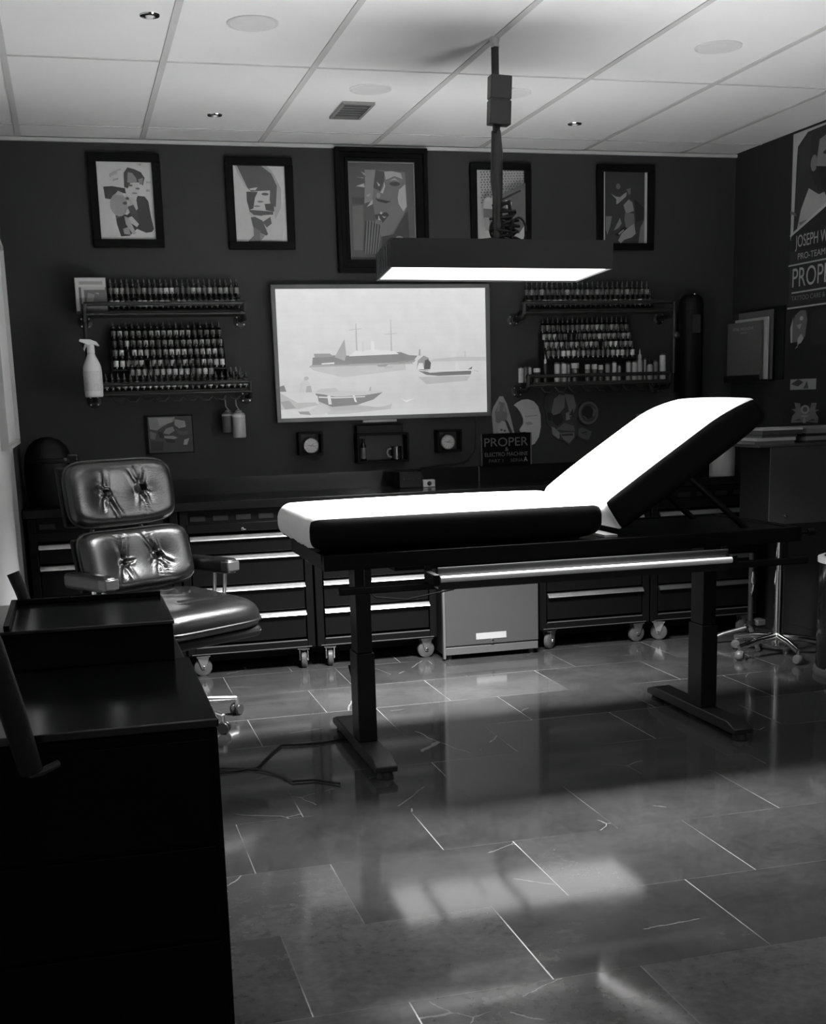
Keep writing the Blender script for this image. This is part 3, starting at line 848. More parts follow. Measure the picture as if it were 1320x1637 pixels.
def rack(label, x0, x1, zb, rows, group):
    """stepped black rack the bottles stand on"""
    loc = Vector(((x0 + x1) / 2, 0, zb))
    t = thing('bottle_rack', label, 'rack', loc, group=group)
    for k, (y, z) in enumerate(rows):
        v = MB(loc)
        v.box(x0, x1, y - 0.0142, y + 0.0135, z - 0.006, z)
        v.build('step', BLACKM, t)
    for xx in (x0 - 0.005, x1 + 0.001):
        v = MB(loc)
        poly = [(-rows[0][0] - 0.02, zb)]
        for (y, z) in rows:
            pass
        ys = [(-y, z) for y, z in rows]
        poly = [(ys[0][0] - 0.014, zb), (ys[0][0] - 0.014, ys[0][1]), (ys[0][0] + 0.014, ys[0][1]), (ys[-1][0] + 0.016, ys[-1][1]), (ys[-1][0] + 0.016, zb)]
        v.prism(poly, lambda u, w, d: Vector((xx + d, -u, w)), 0.0, 0.004)
        v.build('side_panel', BLACKM, t)
    return t


W1 = (3, 4, 5, 5, 2)
W2 = (6, 5, 4, 2, 0.5)
WD = (8, 5, 3, 1, 0)
# left upper shelf: board top at 1.847
rack('low stepped bottle rack on the left upper pipe shelf', 0.375, 1.035, 1.8475, [(-0.075, 1.922), (-0.115, 1.8575)], 'stepped racks holding the ink bottles')
ink_row(24, 0.385, 1.025, -0.075, 1.9225, 'back row on the left upper pipe shelf', 'ink bottles on the left upper shelf', W2)
ink_row(24, 0.385, 1.025, -0.115, 1.858, 'front row on the left upper pipe shelf', 'ink bottles on the left upper shelf', W2)
# left lower shelf: board top at 1.452
LR = [(-0.035, 1.712), (-0.063, 1.662), (-0.091, 1.614), (-0.119, 1.560), (-0.147, 1.514)]
rack('tall stepped bottle rack on the left lower pipe shelf', 0.368, 0.940, 1.4525, LR, 'stepped racks holding the ink bottles')
NM = ['top row', 'second row down', 'third row down', 'fourth row down', 'bottom row']
for k in range(4):
    ink_row(18, 0.385, 0.925, LR[k][0], LR[k][1] + 0.0005, NM[k] + ' of the left tall rack', 'ink bottles in the left tall rack', W1, skip=(2,) if k == 2 else ((5,) if k == 3 else ()))
ink_row(14, 0.462, 0.862, LR[4][0], LR[4][1] + 0.0005, NM[4] + ' of the left tall rack', 'ink bottles in the left tall rack', W1)
ink_row(24, 0.325, 1.035, -0.176, 1.4525, 'front row along the left lower pipe shelf', 'ink bottles along the left lower shelf', W1)
for k in range(5):
    x = 0.968 + 0.022 * (k % 3) + 0.03 * (k // 3)
    ink(0.965 + 0.028 * (k % 3), -0.10 - 0.036 * (k // 3), 1.4525 if k < 9 else 1.5, 'dark ink bottle, %s of the loose ones at right end of left lower shelf' % ORD[k], 'loose ink bottles at the end of the left lower shelf', W2, 1.25)
# right upper shelf: board top 1.834
rack('low stepped bottle rack on the right upper pipe shelf', 2.62, 3.372, 1.8345, [(-0.075, 1.902), (-0.115, 1.845)], 'stepped racks holding the ink bottles')
ink_row(25, 2.632, 3.36, -0.075, 1.9025, 'back row on the right upper pipe shelf', 'ink bottles on the right upper shelf', WD)
ink_row(25, 2.632, 3.36, -0.115, 1.8455, 'front row on the right upper pipe shelf', 'ink bottles on the right upper shelf', WD)
RR = [(-0.035, 1.712), (-0.063, 1.662), (-0.091, 1.616), (-0.119, 1.568)]
rack('tall stepped bottle rack on the right lower pipe shelf', 2.725, 3.268, 1.4425, RR, 'stepped racks holding the ink bottles')
for k in range(4):
    ink_row(18, 2.742, 3.252, RR[k][0], RR[k][1] + 0.0005, NM[k] + ' of the right tall rack', 'ink bottles in the right tall rack', W2 if k < 3 else WD, skip=((5, 6) if k == 1 else ()) + ((11,) if k == 2 else ()))

# assorted jars along the right lower shelf (pixel column, width, height, tone, kind, words)
JARS = [(831, 0.030, 0.085, 0.30, 'tube', 'pale slim bottle at the far left end'), (838.5, 0.026, 0.085, 0.05, 'tube', 'dark slim bottle second from the left end'),
        (845, 0.018, 0.088, 0.28, 'tube', 'narrow pale tube left of the wide capped jar'), (856, 0.040, 0.080, 0.06, 'jar', 'dark jar with pale lid near the left end'),
        (869, 0.022, 0.150, 0.03, 'dropper', 'tall dark dropper bottle left of the pale pair'),
        (888, 0.034, 0.105, 0.32, 'tube', 'left pale bottle of the front pair'), (898.5, 0.034, 0.105, 0.34, 'tube', 'right pale bottle of the front pair'),
        (906, 0.018, 0.100, 0.16, 'tube', 'thin grey tube right of the pale pair'), (916, 0.044, 0.105, 0.05, 'jar', 'dark bottle with wide pale cap'),
        (936, 0.030, 0.095, 0.10, 'jar', 'dark jar with pale lid, first of three'), (947, 0.030, 0.095, 0.10, 'jar', 'dark jar with pale lid, second of three'),
        (957, 0.028, 0.090, 0.06, 'jar', 'dark jar with pale lid, third of three'), (968, 0.030, 0.095, 0.14, 'tube', 'grey speckled bottle beside a bright tube'),
        (979, 0.026, 0.105, 0.36, 'tube', 'bright narrow tube right of the dark jars'), (987, 0.020, 0.085, 0.18, 'tube', 'short grey tube beside the bright tube'),
        (1002, 0.030, 0.105, 0.24, 'tube', 'grey ribbed bottle, left of a close pair'), (1012, 0.034, 0.105, 0.28, 'tube', 'grey ribbed bottle, right of a close pair'),
        (1020.5, 0.030, 0.170, 0.26, 'dropper', 'tall pale bottle with pointed cap'), (1029, 0.014, 0.120, 0.20, 'tube', 'very thin tube behind the pointed cap bottle'),
        (1037, 0.034, 0.125, 0.22, 'dropper', 'grey bottle with dark dropper top'), (1046.5, 0.028, 0.105, 0.12, 'tube', 'dull grey bottle second from the right end'),
        (1058, 0.036, 0.145, 0.44, 'tube', 'tall white tube at the right end')]
for (px, w, h, g, kind, words) in JARS:
    x = 2.553 + (px - 825) * 0.003784 - (0.012)
    r = w / 2
    t = thing('supply_bottle', words + ' of the right lower shelf', 'bottle', (x, -0.157, 1.4425), group='supply bottles along the right lower shelf')
    gm = mat('supply_grey_%d' % round(g * 100), g, 0.4, var=0.25, scale=60)
    if kind == 'tube':
        MB().lathe([(0.0, 0), (r * 0.95, 0), (r, 0.003), (r, h * 0.88), (r * 0.9, h * 0.92)], n=16).build('bottle_body', gm, t)
        MB().lathe([(r * 0.9, h * 0.92), (r * 0.9, h), (0.0, h)], n=16).build('cap', mat('supply_cap', 0.03, 0.4), t)
    elif kind == 'jar':
        MB().lathe([(0.0, 0), (r * 0.9, 0), (r * 0.95, 0.003), (r * 0.95, h * 0.62), (r * 0.7, h * 0.70)], n=16).build('bottle_body', gm, t)
        MB().lathe([(r, h * 0.68), (r * 1.02, h * 0.70), (r * 1.02, h * 0.93), (r * 0.9, h * 0.96), (0.0, h * 0.96)], n=16).build('lid', mat('pale_lid', 0.34, 0.4), t)
    else:
        MB().lathe([(0.0, 0), (r * 0.95, 0), (r, 0.003), (r, h * 0.60), (r * 0.6, h * 0.68)], n=16).build('bottle_body', gm, t)
        MB().lathe([(r * 0.65, h * 0.68), (r * 0.75, h * 0.69), (r * 0.7, h * 0.80), (r * 0.3, h * 0.84), (r * 0.12, h), (0, h)], n=14).build('dropper_top', mat('pale_dropper', 0.36, 0.4) if px < 1030 else BLACKM, t)

# carton on the left upper shelf
loc = Vector((0.285, -0.09, 1.8475))
t = thing('cardboard_carton', 'pale printed cardboard carton at the left end of the upper left shelf', 'box', loc, rz=R(0))
MB().box(-0.075, 0.078, -0.06, 0.07, 0, 0.165).build('carton_body', mat('carton_card', 0.16, 0.6, var=0.3, scale=25), t)
layered('printed_front', [(SQ, 0.12), ([(0, 0), (0.1, 0), (0.1, 1), (0, 1)], 0.5), ([(0, 0.72), (1, 0.72), (1, 1), (0, 1)], 0.5), ([(0.18, 0), (0.27, 0), (0.27, 0.72), (0.18, 0.72)], 0.42),
        ([(0.18, 0.64), (0.97, 0.64), (0.97, 0.72), (0.18, 0.72)], 0.42), ([(0.12, 0.80), (0.9, 0.80), (0.9, 0.9), (0.12, 0.9)], 0.30), ([(0.32, 0.2), (0.55, 0.24), (0.62, 0.5), (0.4, 0.55)], 0.24), ([(0.6, 0.55), (0.75, 0.5), (0.75, 0.54)], 0.4)],
        lambda u, w, d: Vector((u, -0.06 - d, w)), -0.072, 0.075, 0.003, 0.162, 0.0006, t, (0, 0, 0), paint)

# spray bottle hanging on the rail
loc = Vector((0.262, -0.264, 1.425))
t = thing('spray_bottle', 'white plastic spray bottle with trigger hung at the left pipe shelf', 'spray bottle', loc)
MB().lathe([(0.0, 0), (0.040, 0.0), (0.045, 0.006), (0.0455, 0.13), (0.044, 0.150), (0.034, 0.175), (0.022, 0.200), (0.016, 0.216)], n=28).build('bottle_body', mat('translucent_white_bottle', 0.88, 0.35), t)
MB().lathe([(0.0457, 0.03), (0.0462, 0.032), (0.0462, 0.125), (0.0457, 0.127)], n=28).build('label_band', mat('spray_label', 0.72, 0.5, var=0.25, scale=70), t)
v = MB()
v.lathe([(0.018, 0.212), (0.019, 0.216), (0.018, 0.250), (0.014, 0.256)], n=20)
v.prism([(-0.055, 0.272), (-0.05, 0.283), (0.0, 0.280), (0.03, 0.268), (0.044, 0.248), (0.034, 0.246), (0.02, 0.254), (-0.014, 0.252), (-0.03, 0.262)], lambda u, w, d: Vector((u, d, w)), -0.012, 0.012)
v.build('sprayer_head', WHITEP, t, bevel=0.003)
v = MB()
v.prism([(-0.012, 0.256), (-0.028, 0.258), (-0.036, 0.235), (-0.030, 0.222), (-0.026, 0.236)], lambda u, w, d: Vector((u, d, w)), -0.006, 0.006)
v.build('trigger', mat('spray_trigger', 0.4, 0.4), t)

# squeeze bottles hanging below the left shelf
for (x, y, z, g, h, lab) in ((0.992, -0.14, 1.198, 0.34, 0.135, 'translucent squeeze bottle hanging in front below the left shelf'), (0.945, -0.08, 1.225, 0.10, 0.11, 'darker squeeze bottle hanging behind the translucent one')):
    t = thing('squeeze_bottle', lab, 'bottle', (x, y, z), group='squeeze bottles hanging below the left shelf')
    r = 0.034
    MB().lathe([(0.0, 0), (r * 0.9, 0), (r, 0.006), (r, h * 0.84), (r * 0.9, h * 0.92), (r * 0.55, h * 0.97)], n=24).build('bottle_body', mat('squeeze_%d' % round(g * 100), g, 0.3, spec=0.6), t)
    MB().lathe([(r * 1.01, h * 0.78), (r * 1.03, h * 0.79), (r * 1.03, h * 0.86), (r * 1.01, h * 0.87)], n=24).build('fill_band', mat('squeeze_band', min(0.6, g * 1.5), 0.4), t)
    v = MB()
    v.lathe([(r * 0.5, h * 0.96), (r * 0.5, h * 1.03), (r * 0.2, h * 1.06), (0.003, h * 1.12)], n=16)
    v.tube([(0, 0, h * 1.1), (-0.01, 0.0, h * 1.22), (-0.012, 0.004, 1.396 - z)], 0.0035, 7)
    v.build('nozzle', mat('squeeze_nozzle', 0.2, 0.4), t)

# ------------------------------------------------------------------ cut-outs, sign and tube on the right half of the back wall
def cutout(name, label, outline, polys, x0, x1, z0, z1, base, d=0.012):
    loc = Vector(((x0 + x1) / 2, 0, (z0 + z1) / 2))
    t = thing(name, label, 'wall art', loc, group='flat cut-outs on the back wall')
    fnn = lambda u, w, dd: back(x0 + u * (x1 - x0), z0 + w * (z1 - z0), dd)
    MB(loc).prism(outline, fnn, 0.001, d).build('board', paint(base), t)
    layered('artwork', polys, back, x0, x1, z0, z1, d + 0.0006, t, loc, paint)
    return t


oc = [(0.10, 0.0), (0.0, 0.68), (0.06, 0.80), (0.28, 0.97), (0.30, 1.0), (0.46, 1.0), (0.48, 0.97), (0.60, 0.86), (0.74, 0.62), (1.0, 0.06), (0.96, 0.0)]
cutout('wall_cutout', 'coffin shaped grey cut-out with a pale face on back wall', oc,
       [([(0.16, 0.5), (0.12, 0.70), (0.3, 0.90), (0.5, 0.88), (0.62, 0.66), (0.56, 0.48)], 0.13), ([(0.2, 0.7), (0.24, 0.84), (0.34, 0.86), (0.3, 0.72)], 0.2), ([(0.42, 0.72), (0.5, 0.84), (0.56, 0.7)], 0.2),
        (ell(0.42, 0.36, 0.2, 0.17), 0.28), ([(0.28, 0.2), (0.6, 0.22), (0.66, 0.02), (0.3, 0.02)], 0.22), ([(0.5, 0.56), (0.62, 0.52), (0.86, 0.24), (0.76, 0.22), (0.6, 0.4)], 0.03),
        ([(0.72, 0.22), (0.86, 0.2), (0.94, 0.04), (0.74, 0.04)], 0.26), (ell(0.36, 0.36, 0.05, 0.02), 0.07), (ell(0.5, 0.34, 0.05, 0.02), 0.07), ([(0.34, 0.22), (0.5, 0.23), (0.5, 0.21)], 0.08)],
       2.440, 2.590, 1.080, 1.372, 0.24)
ok = [(0.0, 0.88), (0.10, 0.93), (0.30, 0.99), (0.52, 1.0), (0.74, 0.95), (0.90, 0.84), (0.99, 0.66), (1.0, 0.40), (0.92, 0.18), (0.76, 0.04), (0.60, 0.0), (0.56, 0.18), (0.44, 0.30), (0.22, 0.30), (0.20, 0.36), (0.34, 0.48), (0.34, 0.58), (0.24, 0.72), (0.12, 0.82)]
cutout('wall_cutout', 'pale crescent shaped cut-out on the back wall beside the sign', ok,
       [([(0.40, 0.64), (0.86, 0.66), (0.86, 0.64), (0.40, 0.62)], 0.24), ([(0.38, 0.5), (0.6, 0.52), (0.7, 0.46), (0.5, 0.44)], 0.25), ([(0.5, 0.8), (0.8, 0.81), (0.8, 0.79)], 0.26)],
       2.575, 2.735, 1.090, 1.352, 0.40)
oskull = [(0.30, 0.0 + 0.28), (0.10, 0.40), (0.06, 0.62), (0.0, 0.72), (0.06, 0.92), (0.24, 1.0), (0.50, 1.0), (0.70, 0.98), (0.90, 0.90), (1.0, 0.74), (0.96, 0.46), (0.98, 0.20), (0.80, 0.06), (0.72, 0.0), (0.60, 0.08), (0.30, 0.16), (0.24, 0.26)]
cutout('wall_cutout', 'dark skull face cut-out with a swept forelock on back wall', oskull,
       [([(0.22, 0.62), (0.30, 0.86), (0.46, 0.94), (0.62, 0.92), (0.60, 0.70), (0.46, 0.60), (0.30, 0.56)], 0.13), ([(0.60, 0.95), (0.86, 0.92), (0.94, 0.72), (0.84, 0.56), (0.76, 0.52), (0.70, 0.72)], 0.13),
        ([(0.24, 0.56), (0.50, 0.60), (0.58, 0.46), (0.40, 0.36), (0.26, 0.44)], 0.012), ([(0.74, 0.56), (0.84, 0.68), (0.86, 0.54)], 0.02), ([(0.64, 0.60), (0.72, 0.62), (0.76, 0.48), (0.64, 0.46)], 0.16),
        ([(0.22, 0.36), (0.24, 0.22), (0.44, 0.12), (0.46, 0.24), (0.30, 0.34)], 0.17), ([(0.34, 0.30), (0.6, 0.42), (0.86, 0.36), (0.9, 0.26), (0.60, 0.28)], 0.09),
        ([(0.46, 0.24), (0.88, 0.24), (0.88, 0.14), (0.72, 0.04), (0.56, 0.12)], 0.12), ([(0.50, 0.22), (0.84, 0.22), (0.84, 0.18), (0.52, 0.18)], 0.03), ([(0.10, 0.62), (0.24, 0.60), (0.22, 0.46), (0.12, 0.48)], 0.01)],
       2.752, 2.965, 1.082, 1.392, 0.035)
cutout('wall_cutout', 'round rope edged badge cut-out right of the skull', [(a, b_) for a, b_ in ell(0.5, 0.5, 0.5, 0.5, 28)],
       [(ell(0.5, 0.5, 0.44, 0.44, 28), 0.10), (ell(0.5, 0.5, 0.34, 0.35, 24), 0.045), (ell(0.45, 0.52, 0.24, 0.26, 18), 0.012), ([(0.66, 0.74), (0.84, 0.56), (0.74, 0.34), (0.66, 0.4), (0.72, 0.54)], 0.1), ([(0.24, 0.4), (0.4, 0.24), (0.5, 0.22), (0.34, 0.36)], 0.09)],
       2.958, 3.100, 1.190, 1.338, 0.02)
cutout('wall_cutout', 'small tilted square cut-out under the round badge', [(0.05, 0.9), (0.30, 1.0), (1.0, 0.66), (0.80, 0.08), (0.60, 0.0), (0.0, 0.30)],
       [([(0.12, 0.82), (0.30, 0.9), (0.9, 0.62), (0.74, 0.16), (0.58, 0.1), (0.1, 0.36)], 0.075), ([(0.3, 0.6), (0.6, 0.66), (0.62, 0.58), (0.32, 0.5)], 0.03), ([(0.3, 0.44), (0.58, 0.5), (0.58, 0.44)], 0.03)],
       2.955, 3.060, 1.100, 1.192, 0.03)

loc = Vector((2.515, -0.03, 0.987))
t = thing('lettered_sign', 'black lettered sign board standing on the worktop upstand', 'sign', loc)
MB(loc).box(2.370, 2.662, -0.035, -0.016, 0.9865, 1.166).build('board', mat('sign_black', 0.003, 0.5, spec=0.05), t, bevel=0.002)
v = MB(loc)
v.box(2.366, 2.370, -0.037, -0.014, 0.9865, 1.166)
v.box(2.662, 2.668, -0.037, -0.014, 0.9865, 1.166)
v.build('edge', mat('sign_edge', 0.10, 0.4), t)
SG = mat('sign_lettering', 0.10, 0.4)
lettering('lettering', 'PROPER', SG, back, 2.384, 1.094, 0.048, 0.262, 0.0356, t, loc)
lettering('lettering', '&', SG, back, 2.508, 1.066, 0.022, 0.02, 0.0356, t, loc)
lettering('lettering', 'ELECTRO MACHINE', SG, back, 2.386, 1.038, 0.022, 0.258, 0.0356, t, loc)
lettering('lettering', 'PART 1', mat('sign_dim', 0.05, 0.4), back, 2.410, 1.004, 0.018, 0.085, 0.0356, t, loc)
lettering('lettering', 'SERIA', mat('sign_dim', 0.05, 0.4), back, 2.540, 1.004, 0.018, 0.075, 0.0356, t, loc)
lettering('lettering', 'A', mat('sign_bright', 0.3, 0.4), back, 2.620, 1.004, 0.026, 0.022, 0.0356, t, loc)

t = thing('tube_dispenser', 'tall black cylindrical dispenser on back wall right of the pipe shelf', 'dispenser', (3.635, -0.085, 1.318))
MB().lathe([(0.0, 0.0), (0.066, 0.0), (0.070, 0.006), (0.070, 0.52)], n=32).build('tube', mat('black_tube', 0.005, 0.5, spec=0.12), t)
MB().lathe([(0.0722, 0.51), (0.0725, 0.53), (0.066, 0.57), (0.046, 0.592), (0.02, 0.6), (0.0, 0.601)], n=32).build('domed_lid', mat('black_lid', 0.005, 0.4, spec=0.15), t)
MB().lathe([(0.0, 0.008), (0.006, 0.007), (0.007, 0.0)], o=(0, -0.04, 0.592), n=12).build('lid_knob', STEEL, t)
MB().box(-0.028, 0.022, -0.0735, -0.066, 0.38, 0.48).build('window_label', mat('tube_label', 0.03, 0.3), t)
MB().box(-0.06, 0.06, 0.06, 0.084, 0.05, 0.5).build('wall_bracket', BLACKM, t)
t = thing('domed_lamp', 'dark domed jar with pale lid knob behind the raised backrest', 'jar', (3.28, -0.20, 0.8985))
MB().lathe([(0.0, 0), (0.085, 0), (0.095, 0.01), (0.10, 0.16), (0.09, 0.25), (0.06, 0.31), (0.032, 0.335)], n=30).build('jar_body', mat('smoked_jar', 0.02, 0.25), t)
MB().lathe([(0.032, 0.335), (0.036, 0.34), (0.034, 0.352), (0.0, 0.354)], n=24).build('lid', mat('jar_lid', 0.16, 0.4), t)

# ------------------------------------------------------------------ worktop and tool chests
loc = Vector((1.9, -0.27, 0.855))
t = thing('worktop', 'long dark worktop with low upstand along the back wall', 'worktop', loc)
v = MB(loc)
v.box(XL + 0.002, XR - 0.002, -0.53, -0.002, 0.855, 0.898)
v.build('slab', WORKT, t, bevel=0.003)
v = MB(loc)
v.box(XL + 0.002, XR - 0.002, -0.014, -0.002, 0.898, 0.986)
v.build('upstand', WORKT, t)
MB(loc).box(2.352, 2.360, -0.0165, -0.0142, 0.90, 0.985).build('joint_strip', mat('joint_strip', 0.2, 0.3, metal=0.8), t)

YC = -0.50


def caster(parent, off, x, y, swivel=0.0, lateral=False):
    """forked swivel caster: plate, two triangular cheeks, wheel"""
    Mx = Matrix.Translation((x, y, 0)) @ Matrix.Rotation(swivel, 4, 'Z')
    v = MB(off)
    v.box(-0.035, 0.035, -0.03, 0.03, 0.101, 0.108, M=Mx)
    v.lathe([(0.022, 0.094), (0.024, 0.096), (0.024, 0.102), (0.0, 0.102)], n=16, M=Mx)
    for s in (-1, 1):
        v.prism([(-0.030, 0.098), (0.030, 0.098), (0.008, 0.038), (-0.008, 0.038)], lambda u, w, d: Mx @ Vector((u, d, w)), s * 0.021 - 0.002, s * 0.021 + 0.002)
    c = v.build('caster', STEEL, parent)
    v = MB(off)
    v.lathe([(0.0, -0.016), (0.036, -0.016), (0.046, -0.010), (0.046, 0.010), (0.036, 0.016), (0.0, 0.016)], o=Mx @ Vector((0, 0, 0.0465)), n=26, M=Mx.to_3x3() @ Matrix(((1, 0, 0), (0, 0, 1), (0, -1, 0))))
    v.build('wheel', mat('grey_caster_tyre', 0.08, 0.4, spec=0.5), c)
    v = MB(off)
    v.lathe([(0.0, -0.025), (0.007, -0.025), (0.009, -0.022), (0.009, 0.022), (0.007, 0.025), (0.0, 0.025)], o=Mx @ Vector((0, 0, 0.0465)), n=12, M=Mx.to_3x3() @ Matrix(((1, 0, 0), (0, 0, 1), (0, -1, 0))))
    v.build('axle', CHROME, c)


def chest(label, x0, x1, yf, tops, bottom, lock=None, sw=(0.0, 0.0), ztop=0.853):
    loc = Vector(((x0 + x1) / 2, -0.25, 0))
    t = thing('tool_chest', label, 'tool chest', loc, group='black rolling tool chests under the worktop')
    yb = -0.03
    body = CHESTM
    v = MB(loc)
    v.box(x0, x0 + 0.04, yf, yb, 0.115, ztop)
    v.box(x1 - 0.04, x1, yf, yb, 0.115, ztop)
    v.box(x0 + 0.04, x1 - 0.04, yb - 0.02, yb, 0.115, ztop)
    v.box(x0 + 0.04, x1 - 0.04, yf, yb - 0.02, 0.115, bottom - 0.012)
    v.box(x0 + 0.04, x1 - 0.04, yf + 0.03, yb - 0.02, tops[0] + 0.005, ztop)
    v.box(x0 + 0.03, x1 - 0.03, yf - 0.004, yf + 0.03, tops[0] + 0.012, 0.785)
    v.build('carcass', body, t, bevel=0.003)
    MB(loc).box(x0 + 0.04, x1 - 0.04, yf + 0.25, yf + 0.27, 0.03, 0.113).build('kick_panel', BLACKM, t)
    zs = tops + [bottom]
    for k in range(len(tops)):
        za, zb = zs[k], zs[k + 1]
        d = MB(loc).box(x0 + 0.046, x1 - 0.046, yf + 0.002, yb - 0.03, zb + 0.006, za - 0.004).build('drawer', body, t, bevel=0.002)
        v = MB(loc)
        a, b_ = x0 + 0.044, x1 - 0.044
        prof = [(0.0, 0.004), (0.010, 0.001), (0.024, -0.013), (0.027, -0.018), (0.022, -0.021), (0.004, -0.012), (0.0, -0.012)]
        v.prism(prof, lambda u, w, dd: Vector((dd, yf + 0.002 - u, za - 0.006 + w)), a, b_)
        v.build('drawer_handle', ALU, d, smooth=False)
    v = MB(loc)
    v.box(x0 + 0.044, x1 - 0.044, yf - 0.003, yf + 0.002, bottom - 0.012, bottom - 0.006)
    v.box(x0 + 0.02, x1 - 0.02, yf - 0.003, yf + 0.002, 0.1185, 0.1225)
    v.build('edge_highlight', mat('edge_highlight_metal', 0.4, 0.35, metal=0.9), t)  # bright strips stand in for the highlight along the frame edge
    for q in range(5):
        xx = x0 + 0.1 + q * (x1 - x0 - 0.2) / 4
        MB(loc).box(xx - 0.045, xx + 0.03, yf + 0.0255, yf + 0.0299, 0.797, 0.822).build('tool_clip', mat('rail_grey', 0.016, 0.4), t)
    if lock:
        lk = MB(loc).lathe([(0.0, 0.012), (0.009, 0.010), (0.011, 0.0)], o=(lock, yf - 0.004, 0.752), n=16, axis='y').build('lock', CHROME, t)
        MB(loc).box(lock + 0.003, lock + 0.016, yf - 0.018, yf - 0.014, 0.748, 0.752).build('key', STEEL, lk)
    caster(t, loc, x0 + 0.075, yf + 0.05, sw[0])
    caster(t, loc, x1 - 0.055, yf + 0.05, sw[1])
    caster(t, loc, x0 + 0.075, yb - 0.06, 0.3)
    caster(t, loc, x1 - 0.055, yb - 0.06, 0.3)
    return t


TP = [0.728, 0.624, 0.464, 0.317]
chest('black tool chest behind the leather chair, at the left wall', XL + 0.02, 0.612, YC, TP, 0.165)
cA = chest('black tool chest right of the leather chair, with a key in its lock', 0.622, 1.282, YC, TP, 0.165, lock=0.932, sw=(0.1, 1.35))
cB = chest('black tool chest left of the small grey fridge', 1.292, 1.946, YC, TP, 0.165, sw=(1.4, 0.1))
chest('black tool chest right of the small grey fridge', 2.512, 3.162, YC - 0.05, [0.728, 0.622, 0.470, 0.319], 0.165, sw=(0.7, 0.1))
chest('black tool chest at the far right below the worktop', 3.172, 3.830, YC - 0.05, [0.728, 0.622, 0.470, 0.319], 0.165, sw=(-0.6, 0.2))
loc = Vector((1.17, -0.5, 0.745))
lettering('badge', 'PRO', mat('badge_metal', 0.3, 0.3, metal=0.8), back, 1.145, 0.742, 0.016, 0.05, 0.5052, cA, Vector((0.952, -0.25, 0)))

# small fridge
loc = Vector((2.222, -0.33, 0.0))
t = thing('mini_fridge', 'small grey fridge with blank pale name plate between the tool chests', 'fridge', loc)
MB(loc).box(1.962, 2.484, -0.565, -0.05, 0.022, 0.80).build('cabinet', mat('fridge_case', 0.02, 0.4), t, bevel=0.006)
MB(loc).box(1.960, 2.486, -0.60, -0.567, 0.075, 0.80).build('door', mat('fridge_grey', 0.058, 0.42, var=0.03), t, bevel=0.005)
MB(loc).box(1.962, 2.484, -0.596, -0.567, 0.028, 0.070).build('plinth', mat('fridge_plinth', 0.09, 0.42), t, bevel=0.003)
MB(loc).box(2.130, 2.300, -0.6025, -0.6002, 0.104, 0.138).build('name_plate', mat('plate_white', 0.4, 0.4), t)
MB(loc).lathe([(0.0, 0.006), (0.010, 0.005), (0.012, 0.0)], o=(2.222, -0.600, 0.088), n=18, axis='y').build('lock', CHROME, t)
for xx in (1.99, 2.455):
    for yy in (-0.56, -0.08):
        MB(loc).lathe([(0.0, 0.0), (0.016, 0.0), (0.016, 0.024)], o=(xx, yy, 0.0), n=14).build('foot', RUBBER, t)
MB(loc).box(1.9485, 1.9600, -0.603, -0.58, 0.012, 0.80).build('side_trim', mat('fridge_trim', 0.12, 0.4), t)

# power box and small camera on the worktop
loc = Vector((1.89, -0.25, 0.8985))
t = thing('power_supply', 'black power supply box with four metal sockets on the worktop', 'power supply', loc)
MB(loc).box(1.826, 1.952, -0.25, -0.14, 0.8985, 0.985).build('case', mat('psu_case', 0.008, 0.5, spec=0.2), t, bevel=0.004)
for k in range(4):
    MB(loc).lathe([(0.0, 0.010), (0.005, 0.010), (0.007, 0.0)], o=(1.848 + k * 0.027, -0.25, 0.948), n=12, axis='y').build('socket', CHROME, t)
loc = Vector((1.992, -0.23, 0.8985))
t = thing('foot_switch_box', 'small silver box with round black lens on the worktop', 'camera', loc)
MB(loc).box(1.958, 2.027, -0.25, -0.20, 0.8985, 0.938).build('case', mat('silver_case', 0.40, 0.35, metal=0.4), t, bevel=0.003)
MB(loc).lathe([(0.0, 0.006), (0.010, 0.007), (0.013, 0.0)], o=(1.994, -0.25, 0.918), n=18, axis='y').build('lens', BLACKG, t)
MB().tube([(2.345, -0.012, 1.262), (2.345, -0.010, 1.15), (2.335, -0.012, 1.07), (2.28, -0.02, 1.02), (2.20, -0.022, 1.003), (2.08, -0.03, 0.996), (2.0, -0.06, 0.992), (1.975, -0.15, 0.975), (1.975, -0.19, 0.93)], 0.005, 8).build('power_cable', CABLE)
tag(bpy.data.objects['power_cable'], 'black cable drooping from the television to the worktop', 'cable')

# dome helmet on the worktop at left
t = thing('helmet', 'black round helmet with dark goggles at the left end of the worktop', 'helmet', (0.015, -0.28, 0.8985))
HB = mat('helmet_black', 0.007, 0.5, spec=0.15)
v = MB()
v.lathe([(0.0, 0.0), (0.095, 0.0), (0.108, 0.02), (0.118, 0.10), (0.120, 0.19), (0.112, 0.25), (0.092, 0.295), (0.06, 0.325), (0.025, 0.338), (0.0, 0.34)], n=36)
v.build('shell', HB, t)
v = MB()
v.tube([(0.118 * math.cos(a), 0.118 * math.sin(a), 0.225 + 0.0 * a) for a in [R(-150 + k * 10) for k in range(31)]], 0.012, 8)
v.build('goggle_strap', HB, t)
v = MB()
v.box(0.085, 0.145, -0.08, -0.0, 0.205, 0.255)
gg = v.build('goggles', BLACKG, t, bevel=0.01)
v = MB()
v.box(0.075, 0.09, -0.103, -0.094, 0.222, 0.236)
v.build('buckle', CHROME, gg)
v = MB()
v.lathe([(0.0, 0.0), (0.02, 0.004), (0.026, 0.02), (0.018, 0.045), (0.0, 0.052)], o=(0.09, -0.10, 0.06), n=16)
v.build('vent_cap', mat('helmet_vent', 0.035, 0.35), t)

